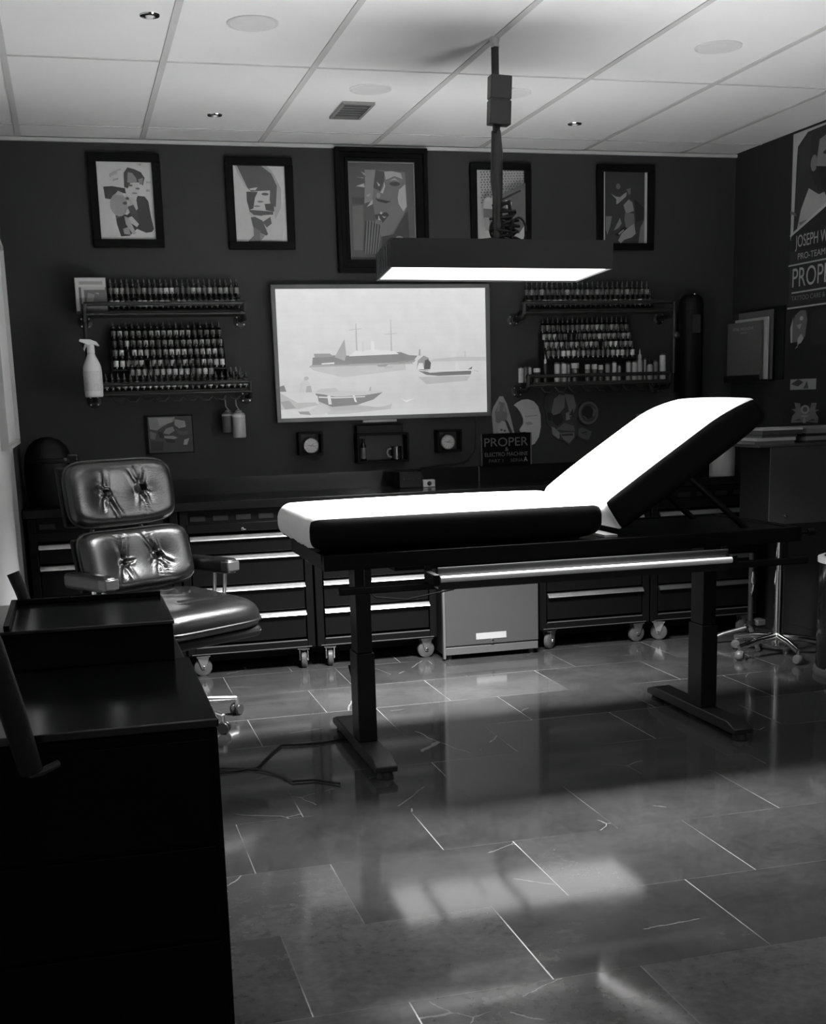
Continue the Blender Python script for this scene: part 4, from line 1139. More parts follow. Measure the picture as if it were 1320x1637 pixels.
# rolls at the right end of the worktop
for (x, y, r, h, m, lab, cat) in ((3.655, -0.44, 0.07, 0.20, mat('paper_towel', 0.34, 0.7), 'pale paper roll on the worktop below the raised backrest', 'paper roll'),
                                  (3.82, -0.44, 0.05, 0.22, mat('brushed_canister', 0.30, 0.35, metal=0.9), 'tall steel canister right of the paper roll', 'canister')):
    t = thing('paper_roll' if 'paper' in lab[:12] else 'steel_canister', lab, cat, (x, y, 0.8985))
    if cat == 'paper roll':
        MB().lathe([(0.02, 0.0), (r, 0.0), (r, h), (0.02, h), (0.02, 0.0)], n=30).build('roll', m, t)
        MB().lathe([(0.0, 0.0005), (0.019, 0.0005), (0.019, h - 0.001), (0.015, h - 0.001), (0.015, 0.003), (0.0, 0.003)], n=20).build('core', mat('roll_core', 0.2, 0.7), t)
    else:
        MB().lathe([(0.0, 0.0), (r, 0.0), (r, 0.012), (r * 0.96, 0.016), (r * 0.96, h * 0.85), (r, h * 0.86)], n=30).build('can_body', m, t)
        MB().lathe([(r, h * 0.86), (r, h), (0.0, h)], n=30).build('lid', CHROME, t)

# ------------------------------------------------------------------ right wall
loc = Vector((XR, -1.0, 1.785))
t = thing('promotional_poster', 'tall black and white poster of a bearded man on the right wall', 'poster', loc)
MB(loc).box(XR - 0.003, XR, -1.45, -0.600, 1.787, 2.688).build('sheet', paint(0.02), t)
man = [(SQ, 0.025), ([(0, 0.42), (0.008, 0.42), (0.06, 1), (0, 1)], 0.40),
       ([(0, 0.40), (0.03, 0.42), (0.05, 0.92), (0.16, 0.985), (1, 1), (0, 1)], 0.40), ([(0.05, 0.46), (0.06, 0.90), (0.18, 0.97), (1, 0.97), (1, 0.56)], 0.03),
       ([(0.075, 0.46), (0.11, 0.56), (0.19, 0.67), (0.30, 0.62), (0.40, 0.63), (0.62, 0.62), (0.80, 0.68), (0.92, 0.58), (1, 0.50), (1, 0.44)], 0.30),
       ([(0.29, 0.76), (0.30, 0.96), (0.44, 1.0), (0.56, 1.0), (0.66, 0.95), (0.68, 0.76), (0.60, 0.62), (0.36, 0.64)], 0.02),
       ([(0.34, 0.78), (0.36, 0.92), (0.46, 0.95), (0.58, 0.92), (0.62, 0.78), (0.58, 0.70), (0.38, 0.70)], 0.17), (ell(0.325, 0.80, 0.025, 0.045), 0.15),
       ([(0.34, 0.78), (0.42, 0.76), (0.54, 0.76), (0.62, 0.78), (0.58, 0.62), (0.50, 0.58), (0.42, 0.60)], 0.015), (ell(0.42, 0.84, 0.03, 0.012), 0.02), (ell(0.55, 0.84, 0.03, 0.012), 0.02),
       ([(0.40, 0.87), (0.46, 0.88), (0.46, 0.87)], 0.02), ([(0.42, 0.62), (0.46, 0.54), (0.50, 0.62)], 0.02), ([(0.46, 0.83), (0.49, 0.77), (0.45, 0.77)], 0.22),
       ([(0.12, 0.57), (0.20, 0.55), (0.21, 0.53), (0.13, 0.55)], 0.12), ([(0.10, 0.49), (0.24, 0.50), (0.26, 0.48), (0.12, 0.47)], 0.14),
       ([(0, 0.33), (1, 0.33), (1, 0.72), (0.34, 0.53), (0.02, 0.42)], 0.015), ([(0, 0.425), (0.02, 0.42), (0.34, 0.525), (0.56, 0.60), (0.56, 0.62), (0.34, 0.545), (0.02, 0.435)], 0.40)]
man = man[:5] + [([((a - 0.29) * 1.45 + 0.19, b_) for a, b_ in pl], g) for pl, g in man[5:15]] + man[15:]
layered('portrait_print', man, right, 0.602, 1.45, 1.79, 2.686, 0.0036, t, loc, paint)
PT = mat('poster_lettering', 0.34, 0.5)
lettering('lettering', 'JOSEPH W', PT, right, 0.662, 2.085, 0.080, 0.30, 0.011, t, loc)
lettering('lettering', 'PRO-TEAM ARTIST', PT, right, 0.690, 2.040, 0.032, 0.44, 0.011, t, loc)
lettering('lettering', 'PROPER', PT, right, 0.645, 1.900, 0.098, 0.42, 0.011, t, loc)
lettering('lettering', 'TATTOO CARE & MACHINES', mat('poster_dim_lettering', 0.16, 0.5), right, 0.640, 1.830, 0.024, 0.52, 0.011, t, loc)
v = MB(loc)
for (za, zb, u0) in ((2.012, 2.020, 0.602), (1.868, 1.876, 0.64), (1.790, 1.798, 0.602)):
    v.add([right(u0, za, 0.0112), right(1.45, za, 0.0112), right(1.45, zb, 0.0112), right(u0, zb, 0.0112)], [(0, 1, 2, 3)])
v.build('rule_lines', PT, t)

loc = Vector((XR, -1.0, 1.18))
t = thing('flash_poster', 'dark poster with pale figure on the right wall below the portrait poster', 'poster', loc)
MB(loc).box(XR - 0.003, XR - 0.0005, -1.45, -0.600, 1.175, 1.785).build('sheet', paint(0.012), t)
fg = [(SQ, 0.012), ([(0.05, 0.55), (0.04, 0.75), (0.08, 0.92), (0.14, 0.98), (0.20, 0.97), (0.22, 0.85), (0.20, 0.62), (0.14, 0.56)], 0.10), ([(0.04, 0.55), (0.03, 0.75), (0.06, 0.9), (0.055, 0.72), (0.055, 0.55)], 0.3),
      (ell(0.155, 0.87, 0.02, 0.03), 0.30), ([(0.10, 0.78), (0.16, 0.80), (0.14, 0.72)], 0.22), ([(0.12, 0.60), (0.16, 0.66), (0.19, 0.60), (0.16, 0.54), (0.13, 0.52), (0.09, 0.46), (0.12, 0.48)], 0.28),
      ([(0.27, 0.95), (0.60, 0.95), (0.60, 0.50), (0.27, 0.50)], 0.018)]
layered('print', fg, right, 0.602, 1.45, 1.40, 1.785, 0.0036, t, loc, paint)
eg = [(SQ, 0.012), ([(0.05, 0.58), (0.34, 0.58), (0.34, 0.98), (0.05, 0.98)], 0.22), ([(0.06, 0.8), (0.14, 0.7), (0.2, 0.86), (0.14, 0.98)], 0.04), ([(0.2, 0.62), (0.24, 0.9), (0.26, 0.62)], 0.06)]
layered('card_print', eg, right, 0.602, 1.45, 1.28, 1.42, 0.0040, t, loc, paint)
em = [([(0.0, 0.0), (0.04, 0.3), (0.16, 0.5), (0.0, 0.62), (0.16, 0.66), (0.10, 0.94), (0.32, 0.9), (0.34, 0.56), (0.40, 0.44), (0.62, 0.44), (0.66, 0.56), (0.72, 0.92), (0.90, 0.92), (0.86, 0.62), (1.0, 0.6), (0.86, 0.5), (0.98, 0.26), (0.96, 0.0), (0.6, 0.06), (0.3, 0.02)], 0.12),
      (ell(0.5, 0.62, 0.16, 0.2), 0.22), (ell(0.5, 0.62, 0.09, 0.12), 0.06), ([(0.1, 0.1), (0.3, 0.2), (0.4, 0.1)], 0.04), ([(0.62, 0.1), (0.8, 0.2), (0.9, 0.1)], 0.04), ([(0.34, 0.34), (0.66, 0.34), (0.6, 0.28), (0.4, 0.28)], 0.22), ([(0.44, 0.0), (0.56, 0.0), (0.52, 0.26), (0.48, 0.26)], 0.2)]
layered('emblem', em, right, 0.665, 0.93, 1.185, 1.30, 0.0055, t, loc, paint)

# magazine holder
loc = Vector((XR, -0.28, 1.43))
t = thing('magazine_rack', 'black wall rack holding magazines on the right wall near the corner', 'rack', loc)
v = MB(loc)
v.box(XR - 0.012, XR, -0.575, -0.33, 1.42, 1.815)
v.box(XR - 0.10, XR, -0.47, -0.09, 1.412, 1.424)
v.box(XR - 0.10, XR - 0.094, -0.47, -0.09, 1.424, 1.45)
v.build('holder', BLACKM, t)
for (xx, g, y0, y1, za, lab) in ((XR - 0.035, 0.09, -0.50, -0.14, 1.80, 'dark magazine at the back of the right wall rack'), (XR - 0.060, 0.36, -0.495, -0.145, 1.762, 'pale magazine in the middle of the right wall rack'),
                                 (XR - 0.085, 0.085, -0.47, -0.105, 1.745, 'front magazine with grey cover and faint title in the wall rack')):
    loc2 = Vector((xx, (y0 + y1) / 2, 1.4245))
    q = thing('magazine', lab, 'magazine', loc2, group='magazines in the wall rack')
    MB(loc2).box(xx - 0.004, xx + 0.006, y0, y1, 1.4245, za).build('cover', paint(g), q)
    if g == 0.085:
        fnm = lambda u, w, d: Vector((xx - 0.004 - d, -u, w))
        lettering('title', 'STEEL MAGAZINE', mat('mag_title', 0.26, 0.5), fnm, 0.17, 1.70, 0.016, 0.22, 0.0006, q, loc2)
        lettering('title', 'ISSUE', mat('mag_title', 0.26, 0.5), fnm, 0.25, 1.682, 0.008, 0.07, 0.0006, q, loc2)

# pedestal cart at right with grey body, chrome pole and five star base
cx, cy_ = 3.615, -1.13
t = thing('pedestal_cart', 'grey box cart on a chrome pole with five legs at right', 'cart', (cx, cy_, 0))
off = Vector((cx, cy_, 0))
MB(off).box(3.475, 3.925, -1.244, -0.95, 0.705, 1.085).build('cart_body', mat('cart_black', 0.008, 0.5, spec=0.2), t, bevel=0.008, seg=3)
MB(off).box(3.468, 3.928, -1.252, -1.2445, 0.70, 1.085).build('front_panel', mat('cart_grey', 0.045, 0.45), t, bevel=0.003, seg=3)
v = MB(off)
v.box(3.405, 3.925, -1.255, -0.88, 1.0855, 1.098)
v.build('tray_top', mat('cart_top', 0.05, 0.4), t, bevel=0.003)
MB(off).lathe([(0.0, 0.01), (0.006, 0.008), (0.008, 0.0)], o=(3.56, -1.252, 0.742), n=12, axis='y').build('catch', CHROME, t)
MB().tube([(0, 0, 0.06), (0, 0, 0.45)], 0.026, 18).build('outer_pole', CHROME, t)
MB().tube([(0, 0, 0.45), (0, 0, 0.704)], 0.021, 18).build('inner_pole', CHROME, t)
MB().lathe([(0.0, 0.055), (0.034, 0.055), (0.036, 0.07), (0.03, 0.115), (0.022, 0.125), (0.0, 0.125)], n=22).build('hub', CHROME, t)
for k in range(5):
    a = R(190 + k * 72)
    d = Vector((math.cos(a), math.sin(a), 0))
    lg = MB().tube([d * 0.02 + Vector((0, 0, 0.098)), d * 0.14 + Vector((0, 0, 0.09)), d * 0.255 + Vector((0, 0, 0.068))], [0.021, 0.018, 0.014], 10).build('leg', CHROME, t)
    p = d * 0.25
    w = MB().lathe([(0.0, -0.022), (0.018, -0.021), (0.0255, -0.012), (0.0265, 0.0), (0.0255, 0.012), (0.018, 0.021), (0.0, 0.022)], o=p + Vector((0, 0, 0.0268)), n=18, M=Matrix.Rotation(a + 0.6, 3, 'Z') @ Matrix.Rotation(PI / 2, 3, 'X')).build('caster_wheel', mat('grey_caster', 0.10, 0.35), lg)
    MB().tube([p + Vector((0, 0, 0.045)), p + Vector((0, 0, 0.074))], 0.008, 8).build('caster_stem', CHROME, lg)

books = [(3.40, 3.62, 1.0985, 0.016, 0.10, 'lowest dark magazine of the pile on the cart, jutting left', -1.22, -1.0), (3.415, 3.63, 1.1150, 0.016, 0.40, 'pale thin box second from bottom in the pile on the cart', -1.215, -0.99),
         (3.445, 3.64, 1.1315, 0.012, 0.10, 'dark booklet in the middle of the left pile on the cart', -1.21, -1.0), (3.44, 3.66, 1.1440, 0.022, 0.05, 'thick dark book near the top of the left pile', -1.22, -0.98),
         (3.44, 3.665, 1.1665, 0.010, 0.42, 'pale booklet on top of the left pile on the cart', -1.22, -0.98),
         (3.68, 3.92, 1.0985, 0.012, 0.06, 'lowest dark book of the right pile on the cart', -1.22, -0.99), (3.675, 3.92, 1.1110, 0.020, 0.17, 'grey book second from bottom of the right pile', -1.23, -0.98),
         (3.69, 3.92, 1.1315, 0.014, 0.05, 'dark book third from bottom of the right pile', -1.21, -1.0), (3.68, 3.92, 1.1460, 0.022, 0.14, 'thick grey book near the top of the right pile', -1.23, -0.99),
         (3.685, 3.92, 1.1685, 0.009, 0.18, 'thin grey booklet on top of the right pile on the cart', -1.22, -0.99)]
for (a, b_, z, h, g, lab, ya, yb) in books:
    loc = Vector(((a + b_) / 2, (ya + yb) / 2, z))
    q = thing('book', lab, 'book', loc, group='books and magazines piled on the cart')
    v = MB(loc)
    v.box(a, b_, ya, yb, z, z + 0.0015)
    v.box(a, b_, ya, yb, z + h - 0.002, z + h - 0.0005)
    v.box(a, b_, ya, ya + 0.0015, z + 0.0015, z + h - 0.002)
    v.build('cover', paint(g), q, smooth=False)
    MB(loc).box(a + 0.003, b_ - 0.002, ya + 0.002, yb - 0.002, z + 0.0016, z + h - 0.0021).build('pages', paint(min(0.5, g * 1.2 + 0.03)), q, smooth=False)

# dark stand behind the cart
sx, sy = 3.645, -0.80
t = thing('tripod_stand', 'black pole stand with chrome clamp left of the chrome cart pole', 'stand', (sx, sy, 0))
MB().tube([(0, 0, 0.06), (0, 0, 0.50)], 0.014, 14).build('pole', mat('stand_black', 0.03, 0.35), t)
v = MB()
v.tube([(0, -0.018, 0.40), (0.0, -0.022, 0.34), (-0.004, -0.022, 0.33)], [0.010, 0.012, 0.008], 10)
v.tube([(0, -0.022, 0.33), (-0.006, -0.024, 0.30), (-0.012, -0.024, 0.272)], [0.007, 0.009, 0.004], 8)
v.build('clamp', CHROME, t)
MB().tube([(0, 0, 0.07), (0, 0, 0.13)], 0.026, 16).build('hub', BLACKG, t)
v = MB()
v.box(0.02, 0.075, -0.04, 0.03, 0.10, 0.135)
v.build('foot_pedal', mat('pedal_grey', 0.08, 0.35), t, bevel=0.006)
for k, (a, ln) in enumerate(((R(160), 0.24), (R(250), 0.24), (R(15), 0.26), (R(60), 0.2))):
    d = Vector((math.cos(a), math.sin(a), 0))
    MB().tube([d * 0.015 + Vector((0, 0, 0.09)), d * ln * 0.6 + Vector((0, 0, 0.055)), d * ln + Vector((0, 0, 0.014))], [0.013, 0.012, 0.013], 10).build('leg', mat('worn_steel', 0.35, 0.3, metal=0.9), t)
v = MB()
for q in range(5):
    v.lathe([(0.0, -0.006), (0.006, 0.0), (0.0, 0.006)], o=(-0.045 + q * 0.012, -0.03, 0.115 - q * 0.008), n=8)
v.build('chain', CHROME, t)

# pedal bin at the right edge
t = thing('pedal_bin', 'black round pedal bin with chrome rim at the right edge', 'bin', (3.72, -1.64, 0))
MB().lathe([(0.0, 0.03), (0.175, 0.03), (0.178, 0.04), (0.178, 0.545), (0.17, 0.55)], n=44).build('drum', mat('bin_black', 0.012, 0.14, spec=0.6), t)
MB().lathe([(0.0, 0.0), (0.186, 0.0), (0.190, 0.01), (0.188, 0.03), (0.179, 0.034)], n=44).build('base_ring', mat('bin_base', 0.22, 0.35, metal=0.7), t)
MB().lathe([(0.179, 0.546), (0.184, 0.548), (0.184, 0.572), (0.17, 0.578), (0.155, 0.576)], n=44).build('rim', mat('bin_rim', 0.8, 0.3), t)
MB().lathe([(0.155, 0.576), (0.12, 0.60), (0.06, 0.615), (0.0, 0.618)], n=44).build('lid', mat('bin_lid', 0.02, 0.3), t)
v = MB()
v.box(-0.05, 0.0, -0.035, 0.035, -0.008, 0.008, M=Matrix.Translation((-0.165, -0.10, 0.05)) @ Matrix.Rotation(R(32), 4, 'Z'))
v.build('pedal', mat('pedal_metal', 0.3, 0.35, metal=0.8), t, bevel=0.004)
MB().tube([(-0.12, -0.155, 0.36), (-0.128, -0.165, 0.40), (-0.115, -0.175, 0.43)], 0.007, 8).build('side_handle', CHROME, t)

# ------------------------------------------------------------------ treatment bed
bx, by = 1.9, -2.12
t = thing('treatment_bed', 'padded tattoo bed with raised backrest under the panel lamp', 'bed', (bx, by, 0))
bed = t
BO = Vector((bx, by, 0))
YB0, YB1 = -2.455, -1.785


def cushion(name, L, W, T, M, parent, bulge=0.02, r=0.05, headrest=False, pucker=0.0):
    """padded slab in local axes: u length, v width, w up; white top and ends, black long sides and underside"""
    nu, nv, nw = 40, 18, 8
    bm = bmesh.new()
    bmesh.ops.create_cube(bm, size=1.0)
    bmesh.ops.subdivide_edges(bm, edges=bm.edges[:], cuts=23, use_grid_fill=True)

    def rnd_box(p):
        h = Vector((L / 2, W / 2, T / 2))
        q = Vector((p.x * L, p.y * W, p.z * T))
        rr = min(r, T / 2 - 0.001)
        c = Vector((max(-h.x + rr, min(h.x - rr, q.x)), max(-h.y + rr, min(h.y - rr, q.y)), max(-h.z + rr, min(h.z - rr, q.z))))
        d = q - c
        if d.length > 1e-9:
            # cube-corner stretch so the surface stays on the rounded box
            m = max(abs(d.x), abs(d.y), abs(d.z))
            q = c + d.normalized() * m
        return q
    # redistribute so that there are verts in the rounded zone
    def remap(s, half, rr):
        a = abs(s) * 2
        k = 0.72
        f = a / k * (1 - rr / half) if a < k else (1 - rr / half) + (a - k) / (1 - k) * (rr / half)
        return math.copysign(f / 2, s)
    for f in bm.faces:
        c_ = f.calc_center_median()
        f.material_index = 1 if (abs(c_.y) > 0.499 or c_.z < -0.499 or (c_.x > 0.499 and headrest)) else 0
        f.smooth = True
    for v_ in bm.verts:
        s = Vector((remap(v_.co.x, L / 2, r), remap(v_.co.y, W / 2, r), remap(v_.co.z, T / 2, r)))
        q = rnd_box(s)
        fu, fv = q.x / (L / 2), q.y / (W / 2)
        if q.z > 0:
            q.z += bulge * (1 - abs(fu) ** 3) * (1 - abs(fv) ** 2.5) * (q.z / (T / 2))
        if pucker and abs(fu) > 0.80:
            ph = 34 * fv
            amp = pucker * (abs(fu) - 0.80) / 0.2 * max(0, 0.9 - (q.z / (T / 2)))
            q.x -= math.copysign(amp * (0.5 + 0.5 * math.sin(ph + 1.7 * math.sin(3 * fv))), fu)
        if headrest:
            if fu > 0.35:
                e = (fu - 0.35) / 0.65
                q.z = -T / 2 + (q.z + T / 2) * (1 - 0.30 * e ** 2)
            if fu > 0.5:
                q.y *= 1 - 0.10 * ((fu - 0.5) / 0.5) ** 2
        v_.co = M @ q
    me = bpy.data.meshes.new(name)
    bm.to_mesh(me)
    bm.free()
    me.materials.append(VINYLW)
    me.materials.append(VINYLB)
    o = bpy.data.objects.new(name, me)
    COL.objects.link(o)
    o.parent = parent
    return o


wb = YB1 - YB0
yc = (YB0 + YB1) / 2
T1 = 0.138
M1 = Matrix.Translation(Vector(((0.905 + 2.058) / 2, yc, 0.838 + T1 / 2)) - BO)
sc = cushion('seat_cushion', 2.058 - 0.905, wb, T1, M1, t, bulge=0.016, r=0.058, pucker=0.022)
ang = R(33)
L2, T2 = 0.755, 0.148
u_ = Vector((math.cos(ang), 0, math.sin(ang)))
n_ = Vector((-math.sin(ang), 0, math.cos(ang)))
B0 = Vector((2.118, yc, 0.846))
ctr = B0 + u_ * (L2 / 2) + n_ * (T2 / 2)
M2 = Matrix.Translation(ctr - BO) @ Matrix.Rotation(-ang, 4, 'Y')
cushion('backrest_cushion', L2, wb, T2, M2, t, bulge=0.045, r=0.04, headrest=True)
v = MB(BO)
v.box(0.965, 2.885, YB0 - 0.005, YB0 + 0.035, 0.775, 0.832)
v.box(0.965, 2.885, YB1 - 0.035, YB1 + 0.005, 0.775, 0.832)
v.box(0.965, 1.0, YB0 + 0.035, YB1 - 0.035, 0.775, 0.832)
v.box(2.85, 2.885, YB0 + 0.035, YB1 - 0.035, 0.775, 0.832)
v.box(1.0, 2.85, YB0 + 0.035, YB1 - 0.035, 0.80, 0.828)
v.build('frame', mat('bed_frame_black', 0.004, 0.45, spec=0.12), t, bevel=0.003)
MB(BO).box(2.06, 2.112, YB0 + 0.03, YB1 - 0.03, 0.833, 0.842).build('hinge_plate', mat('hinge_plate', 0.35, 0.4), t)
v = MB(BO)
kb = v.tube([(2.885, YB0 + 0.03, 0.805), (2.935, YB0 + 0.03, 0.806)], 0.006, 10).tube([(2.93, YB0 + 0.03, 0.806), (2.96, YB0 + 0.03, 0.806)], 0.015, 14).build('locking_knob', BLACKM, t)
# backrest strut
for yy in (YB0 + 0.12, YB1 - 0.12):
    MB(BO).tube([(2.72, yy, 0.815), (2.45, yy, 1.045)], 0.013, 10).build('backrest_strut', BLACKM, t)
for (xc, nm) in ((1.155, 0), (2.615, 1)):
    v = MB(BO)
    v.box(xc - 0.036, xc + 0.036, -2.235, -2.115, 0.07, 0.42)
    col = v.build('column', mat('bed_column_black', 0.008, 0.36, spec=0.25), t, bevel=0.004)
    v = MB(BO)
    v.box(xc - 0.030, xc + 0.030, -2.228, -2.122, 0.42, 0.775)
    v.build('inner_column', mat('bed_column_black', 0.016, 0.36), col, bevel=0.003)
    v = MB(BO)
    w2 = 0.042
    v.prism([(-2.52, 0.028), (-2.52, 0.05), (-2.46, 0.07), (-1.80, 0.07), (-1.74, 0.05), (-1.74, 0.028)], lambda a, w, d: Vector((xc + d, a, w)), -w2, w2)
    ft = v.build('foot', mat('bed_foot_black', 0.020, 0.38, spec=0.4), t, bevel=0.004)
    for yy in (-2.49, -1.77):
        MB(BO).lathe([(0.0, 0.0), (0.03, 0.0), (0.032, 0.004), (0.026, 0.028), (0.0, 0.028)], o=(xc, yy, 0.0), n=18).build('levelling_pad', RUBBER, ft)
v = MB(BO)
v.box(1.01, 2.905, YB0 - 0.03, YB0 - 0.005, 0.688, 0.716)
v.build('accessory_rail', BLACKM, t, bevel=0.006)
for xx in (1.12, 1.345, 2.54, 2.80):
    MB(BO).box(xx - 0.012, xx + 0.012, YB0 - 0.024, YB0 - 0.008, 0.716, 0.776).build('rail_hanger', BLACKM, t)
v = MB(BO)
v.tube([(1.352, YB0 - 0.15, 0.742), (2.495, YB0 - 0.15, 0.742)], 0.0115, 16)
hb = v.build('tube_light_bar', mat('white_acrylic_bar', 0.82, 0.3, spec=0.5), t)
tag(hb, 'bright white bar along the front rail')
for xx in (1.338, 2.507):
    v = MB(BO)
    v.box(xx - 0.012, xx + 0.012, YB0 - 0.155, YB0 - 0.03, 0.722, 0.760)
    v.build('bar_bracket', mat('bracket_black', 0.006, 0.5, spec=0.1), t, bevel=0.004)
# smoked roll guard behind the bar
v = MB(BO)
v.box(1.352, 2.494, YB0 - 0.125, YB0 - 0.12, 0.700, 0.775)
v.box(1.352, 2.494, YB0 - 0.12, YB0 - 0.03, 0.700, 0.704)
v.build('roll_guard', mat('smoked_acrylic', 0.022, 0.25, spec=0.4), t)
MB(BO).box(1.352, 2.494, YB0 - 0.127, YB0 - 0.118, 0.775, 0.780).build('guard_edge', mat('guard_edge', 0.06, 0.3), t)

# glowing tray added under the bed, guessed source of the bright floor reflection
v = MB(BO)
v.box(1.29, 2.40, -2.20, -1.78, 0.742, 0.772)
v.box(1.29, 1.31, -2.20, -1.78, 0.725, 0.742)
v.box(2.38, 2.40, -2.20, -1.78, 0.725, 0.742)
v.box(1.31, 2.38, -2.20, -2.185, 0.725, 0.742)
v.box(1.31, 2.38, -1.795, -1.78, 0.725, 0.742)
tr = v.build('added_glow_tray', BLACKM, t)
MB(BO).box(1.31, 2.38, -2.185, -1.795, 0.734, 0.741).build('added_glow_panel', glow(1.9, 'added_tray_glow'), tr)
for xx in (1.47, 1.83):
    MB(BO).box(xx - 0.012, xx + 0.012, -2.185, -1.795, 0.726, 0.733).build('added_tray_strap', BLACKM, tr)
for xx in (1.40, 2.28):
    MB(BO).box(xx - 0.01, xx + 0.01, -2.0, -1.98, 0.772, 0.80).build('added_tray_hanger', BLACKM, tr)

# ------------------------------------------------------------------ leather chair
CO = Vector((0.50, -1.42, 0))
RZ = math.atan2(0.56, 0.83)       # local x = width axis, local -y = facing direction
t = thing('leather_chair', 'black tufted leather swivel armchair facing the bed', 'chair', CO, rz=RZ)


def pillow(w, h, th, buttons, folds, n=5.0, edge=0.0, rings=30, segs=96):
    """buttoned cushion in local plane: a across, b up, c out; returns verts/faces"""
    def outline(a):
        c, s = math.cos(a), math.sin(a)
        k = (abs(c) ** n + abs(s) ** n) ** (-1 / n)
        return Vector((c * k * w / 2, s * k * h / 2))

    def height(p, rho):
        z = th * (1 - rho ** 9) ** 0.6
        for (bx_, bz_) in buttons:
            d2 = (p.x - bx_) ** 2 + (p.y - bz_) ** 2
            z -= th * 0.25 * math.exp(-d2 / 0.0006) + th * 0.28 * math.exp(-d2 / 0.007)
        for (x0, z0, x1, z1, wd, am) in folds:
            ax, az = x1 - x0, z1 - z0
            L_ = ax * ax + az * az
            tt = max(0, min(1, ((p.x - x0) * ax + (p.y - z0) * az) / L_))
            dx, dz = p.x - x0 - tt * ax, p.y - z0 - tt * az
            d2 = dx * dx + dz * dz
            am = am * 1.35
            z -= am * math.exp(-d2 / (wd * wd)) * (1 - tt) ** 0.5 * (1 - rho ** 8)
            z += am * 0.6 * math.exp(-((math.sqrt(d2) - wd * 1.7) ** 2) / (wd * wd)) * (1 - tt) ** 0.5 * (1 - rho ** 6)
        return max(z, 0.0)
    vs, fs = [], []
    z0 = height(Vector((0, 0)), 0)
    vs.append(Vector((0, 0, z0)))
    for i in range(1, rings + 1):
        rho = (i / rings) ** 0.9
        for k in range(segs):
            q = outline(2 * PI * k / segs) * rho
            vs.append(Vector((q.x, q.y, height(q, min(rho, 1)))))
    for k in range(segs):
        fs.append((0, 1 + k, 1 + (k + 1) % segs))
    for i in range(rings - 1):
        for k in range(segs):
            a = 1 + i * segs + k
            b_ = 1 + i * segs + (k + 1) % segs
            fs.append((a, a + segs, b_ + segs, b_))
    base = 1 + (rings - 1) * segs
    n0 = len(vs)
    for k in range(segs):
        q = outline(2 * PI * k / segs)
        vs.append(Vector((q.x * 0.97, q.y * 0.97, -0.03)))
    for k in range(segs):
        k2 = (k + 1) % segs
        fs.append((base + k, n0 + k, n0 + k2, base + k2))
    fs.append(tuple(n0 + k for k in reversed(range(segs))))
    return vs, fs, outline


def add_pillow(name, w, h, th, buttons, folds, M, parent, n=5.0, piping=True, curve=0.0):
    vs, fs, outl = pillow(w, h, th, buttons, folds, n)

    def cv(p):
        return M @ Vector((p.x, p.y, p.z + curve * (p.x / (w / 2)) ** 2))
    v = MB()
    v.add([cv(p) for p in vs], fs)
    o = v.build(name, LEATHER, parent, angle=80)
    if piping:
        v = MB()
        v.tube([cv(Vector((q.x, q.y, -0.004))) for q in [outl(2 * PI * k / 72) for k in range(72)]], 0.006, 8, closed=True)
        v.build('piping', mat('leather_piping', 0.01, 0.35, spec=0.5), o)
    for (bx_, bz_) in buttons:
        # find local depth at the button
        best = min(vs[: 1 + 30 * 96], key=lambda p: (p.x - bx_) ** 2 + (p.y - bz_) ** 2)
        v = MB()
        v.lathe([(0.009, -0.002), (0.0105, 0.004), (0.007, 0.010), (0.0, 0.012)], n=14, o=(0, 0, 0))
        mb = MB()
        mb.add([cv(Vector((bx_, bz_, best.z))) + M.to_3x3() @ p for p in v.v], v.f)
        mb.build('button', mat('chrome_button', 0.5, 0.25, metal=0.9), o)
    return o


# chair local frame: x right, -y front, z up.  cushion plane axes: a = x, b = up tilted, c = front
def plane(center, tilt):
    """matrix taking (a, b, c) to chair space; tilt leans the top backwards"""
    M = Matrix.Translation(center) @ Matrix.Rotation(-tilt, 4, 'X')
    A = Matrix(((1, 0, 0, 0), (0, 0, -1, 0), (0, 1, 0, 0), (0, 0, 0, 1)))
    return M @ A


bl, br_ = (-0.088, -0.015), (0.098, -0.002)
lowf = [(bl[0], bl[1], -0.075, 0.13, 0.008, 0.010), (bl[0], bl[1], -0.11, 0.13, 0.007, 0.009), (bl[0], bl[1], -0.05, -0.13, 0.008, 0.009), (bl[0], bl[1], -0.03, -0.01, 0.007, 0.006), (bl[0], bl[1], -0.12, -0.11, 0.008, 0.007),
        (br_[0], br_[1], 0.02, 0.13, 0.008, 0.010), (br_[0], br_[1], 0.055, 0.13, 0.007, 0.009), (br_[0], br_[1], 0.16, -0.05, 0.008, 0.007), (br_[0], br_[1], 0.12, -0.12, 0.008, 0.009), (br_[0], br_[1], 0.07, -0.12, 0.008, 0.008), (br_[0], br_[1], 0.05, -0.04, 0.007, 0.005)]
upf = [(bl[0], 0.0, -0.085, 0.10, 0.008, 0.007), (bl[0], 0.0, -0.03, -0.14, 0.009, 0.010), (bl[0], 0, -0.12, -0.09, 0.009, 0.006), (bl[0], 0, -0.14, 0.03, 0.009, 0.006), (br_[0], 0.01, 0.115, 0.14, 0.008, 0.009), (br_[0], 0.01, 0.075, 0.14, 0.008, 0.007),
       (br_[0], 0.01, 0.04, 0.10, 0.009, 0.006), (br_[0], 0.01, 0.115, -0.12, 0.009, 0.009), (br_[0], 0.01, 0.08, -0.10, 0.008, 0.008), (br_[0], 0.01, 0.14, -0.02, 0.009, 0.006)]
add_pillow('lower_back_cushion', 0.575, 0.270, 0.062, [bl, br_], lowf, plane(Vector((0.0, 0.255, 0.715)), R(14)), t, n=6.5, curve=0.03)
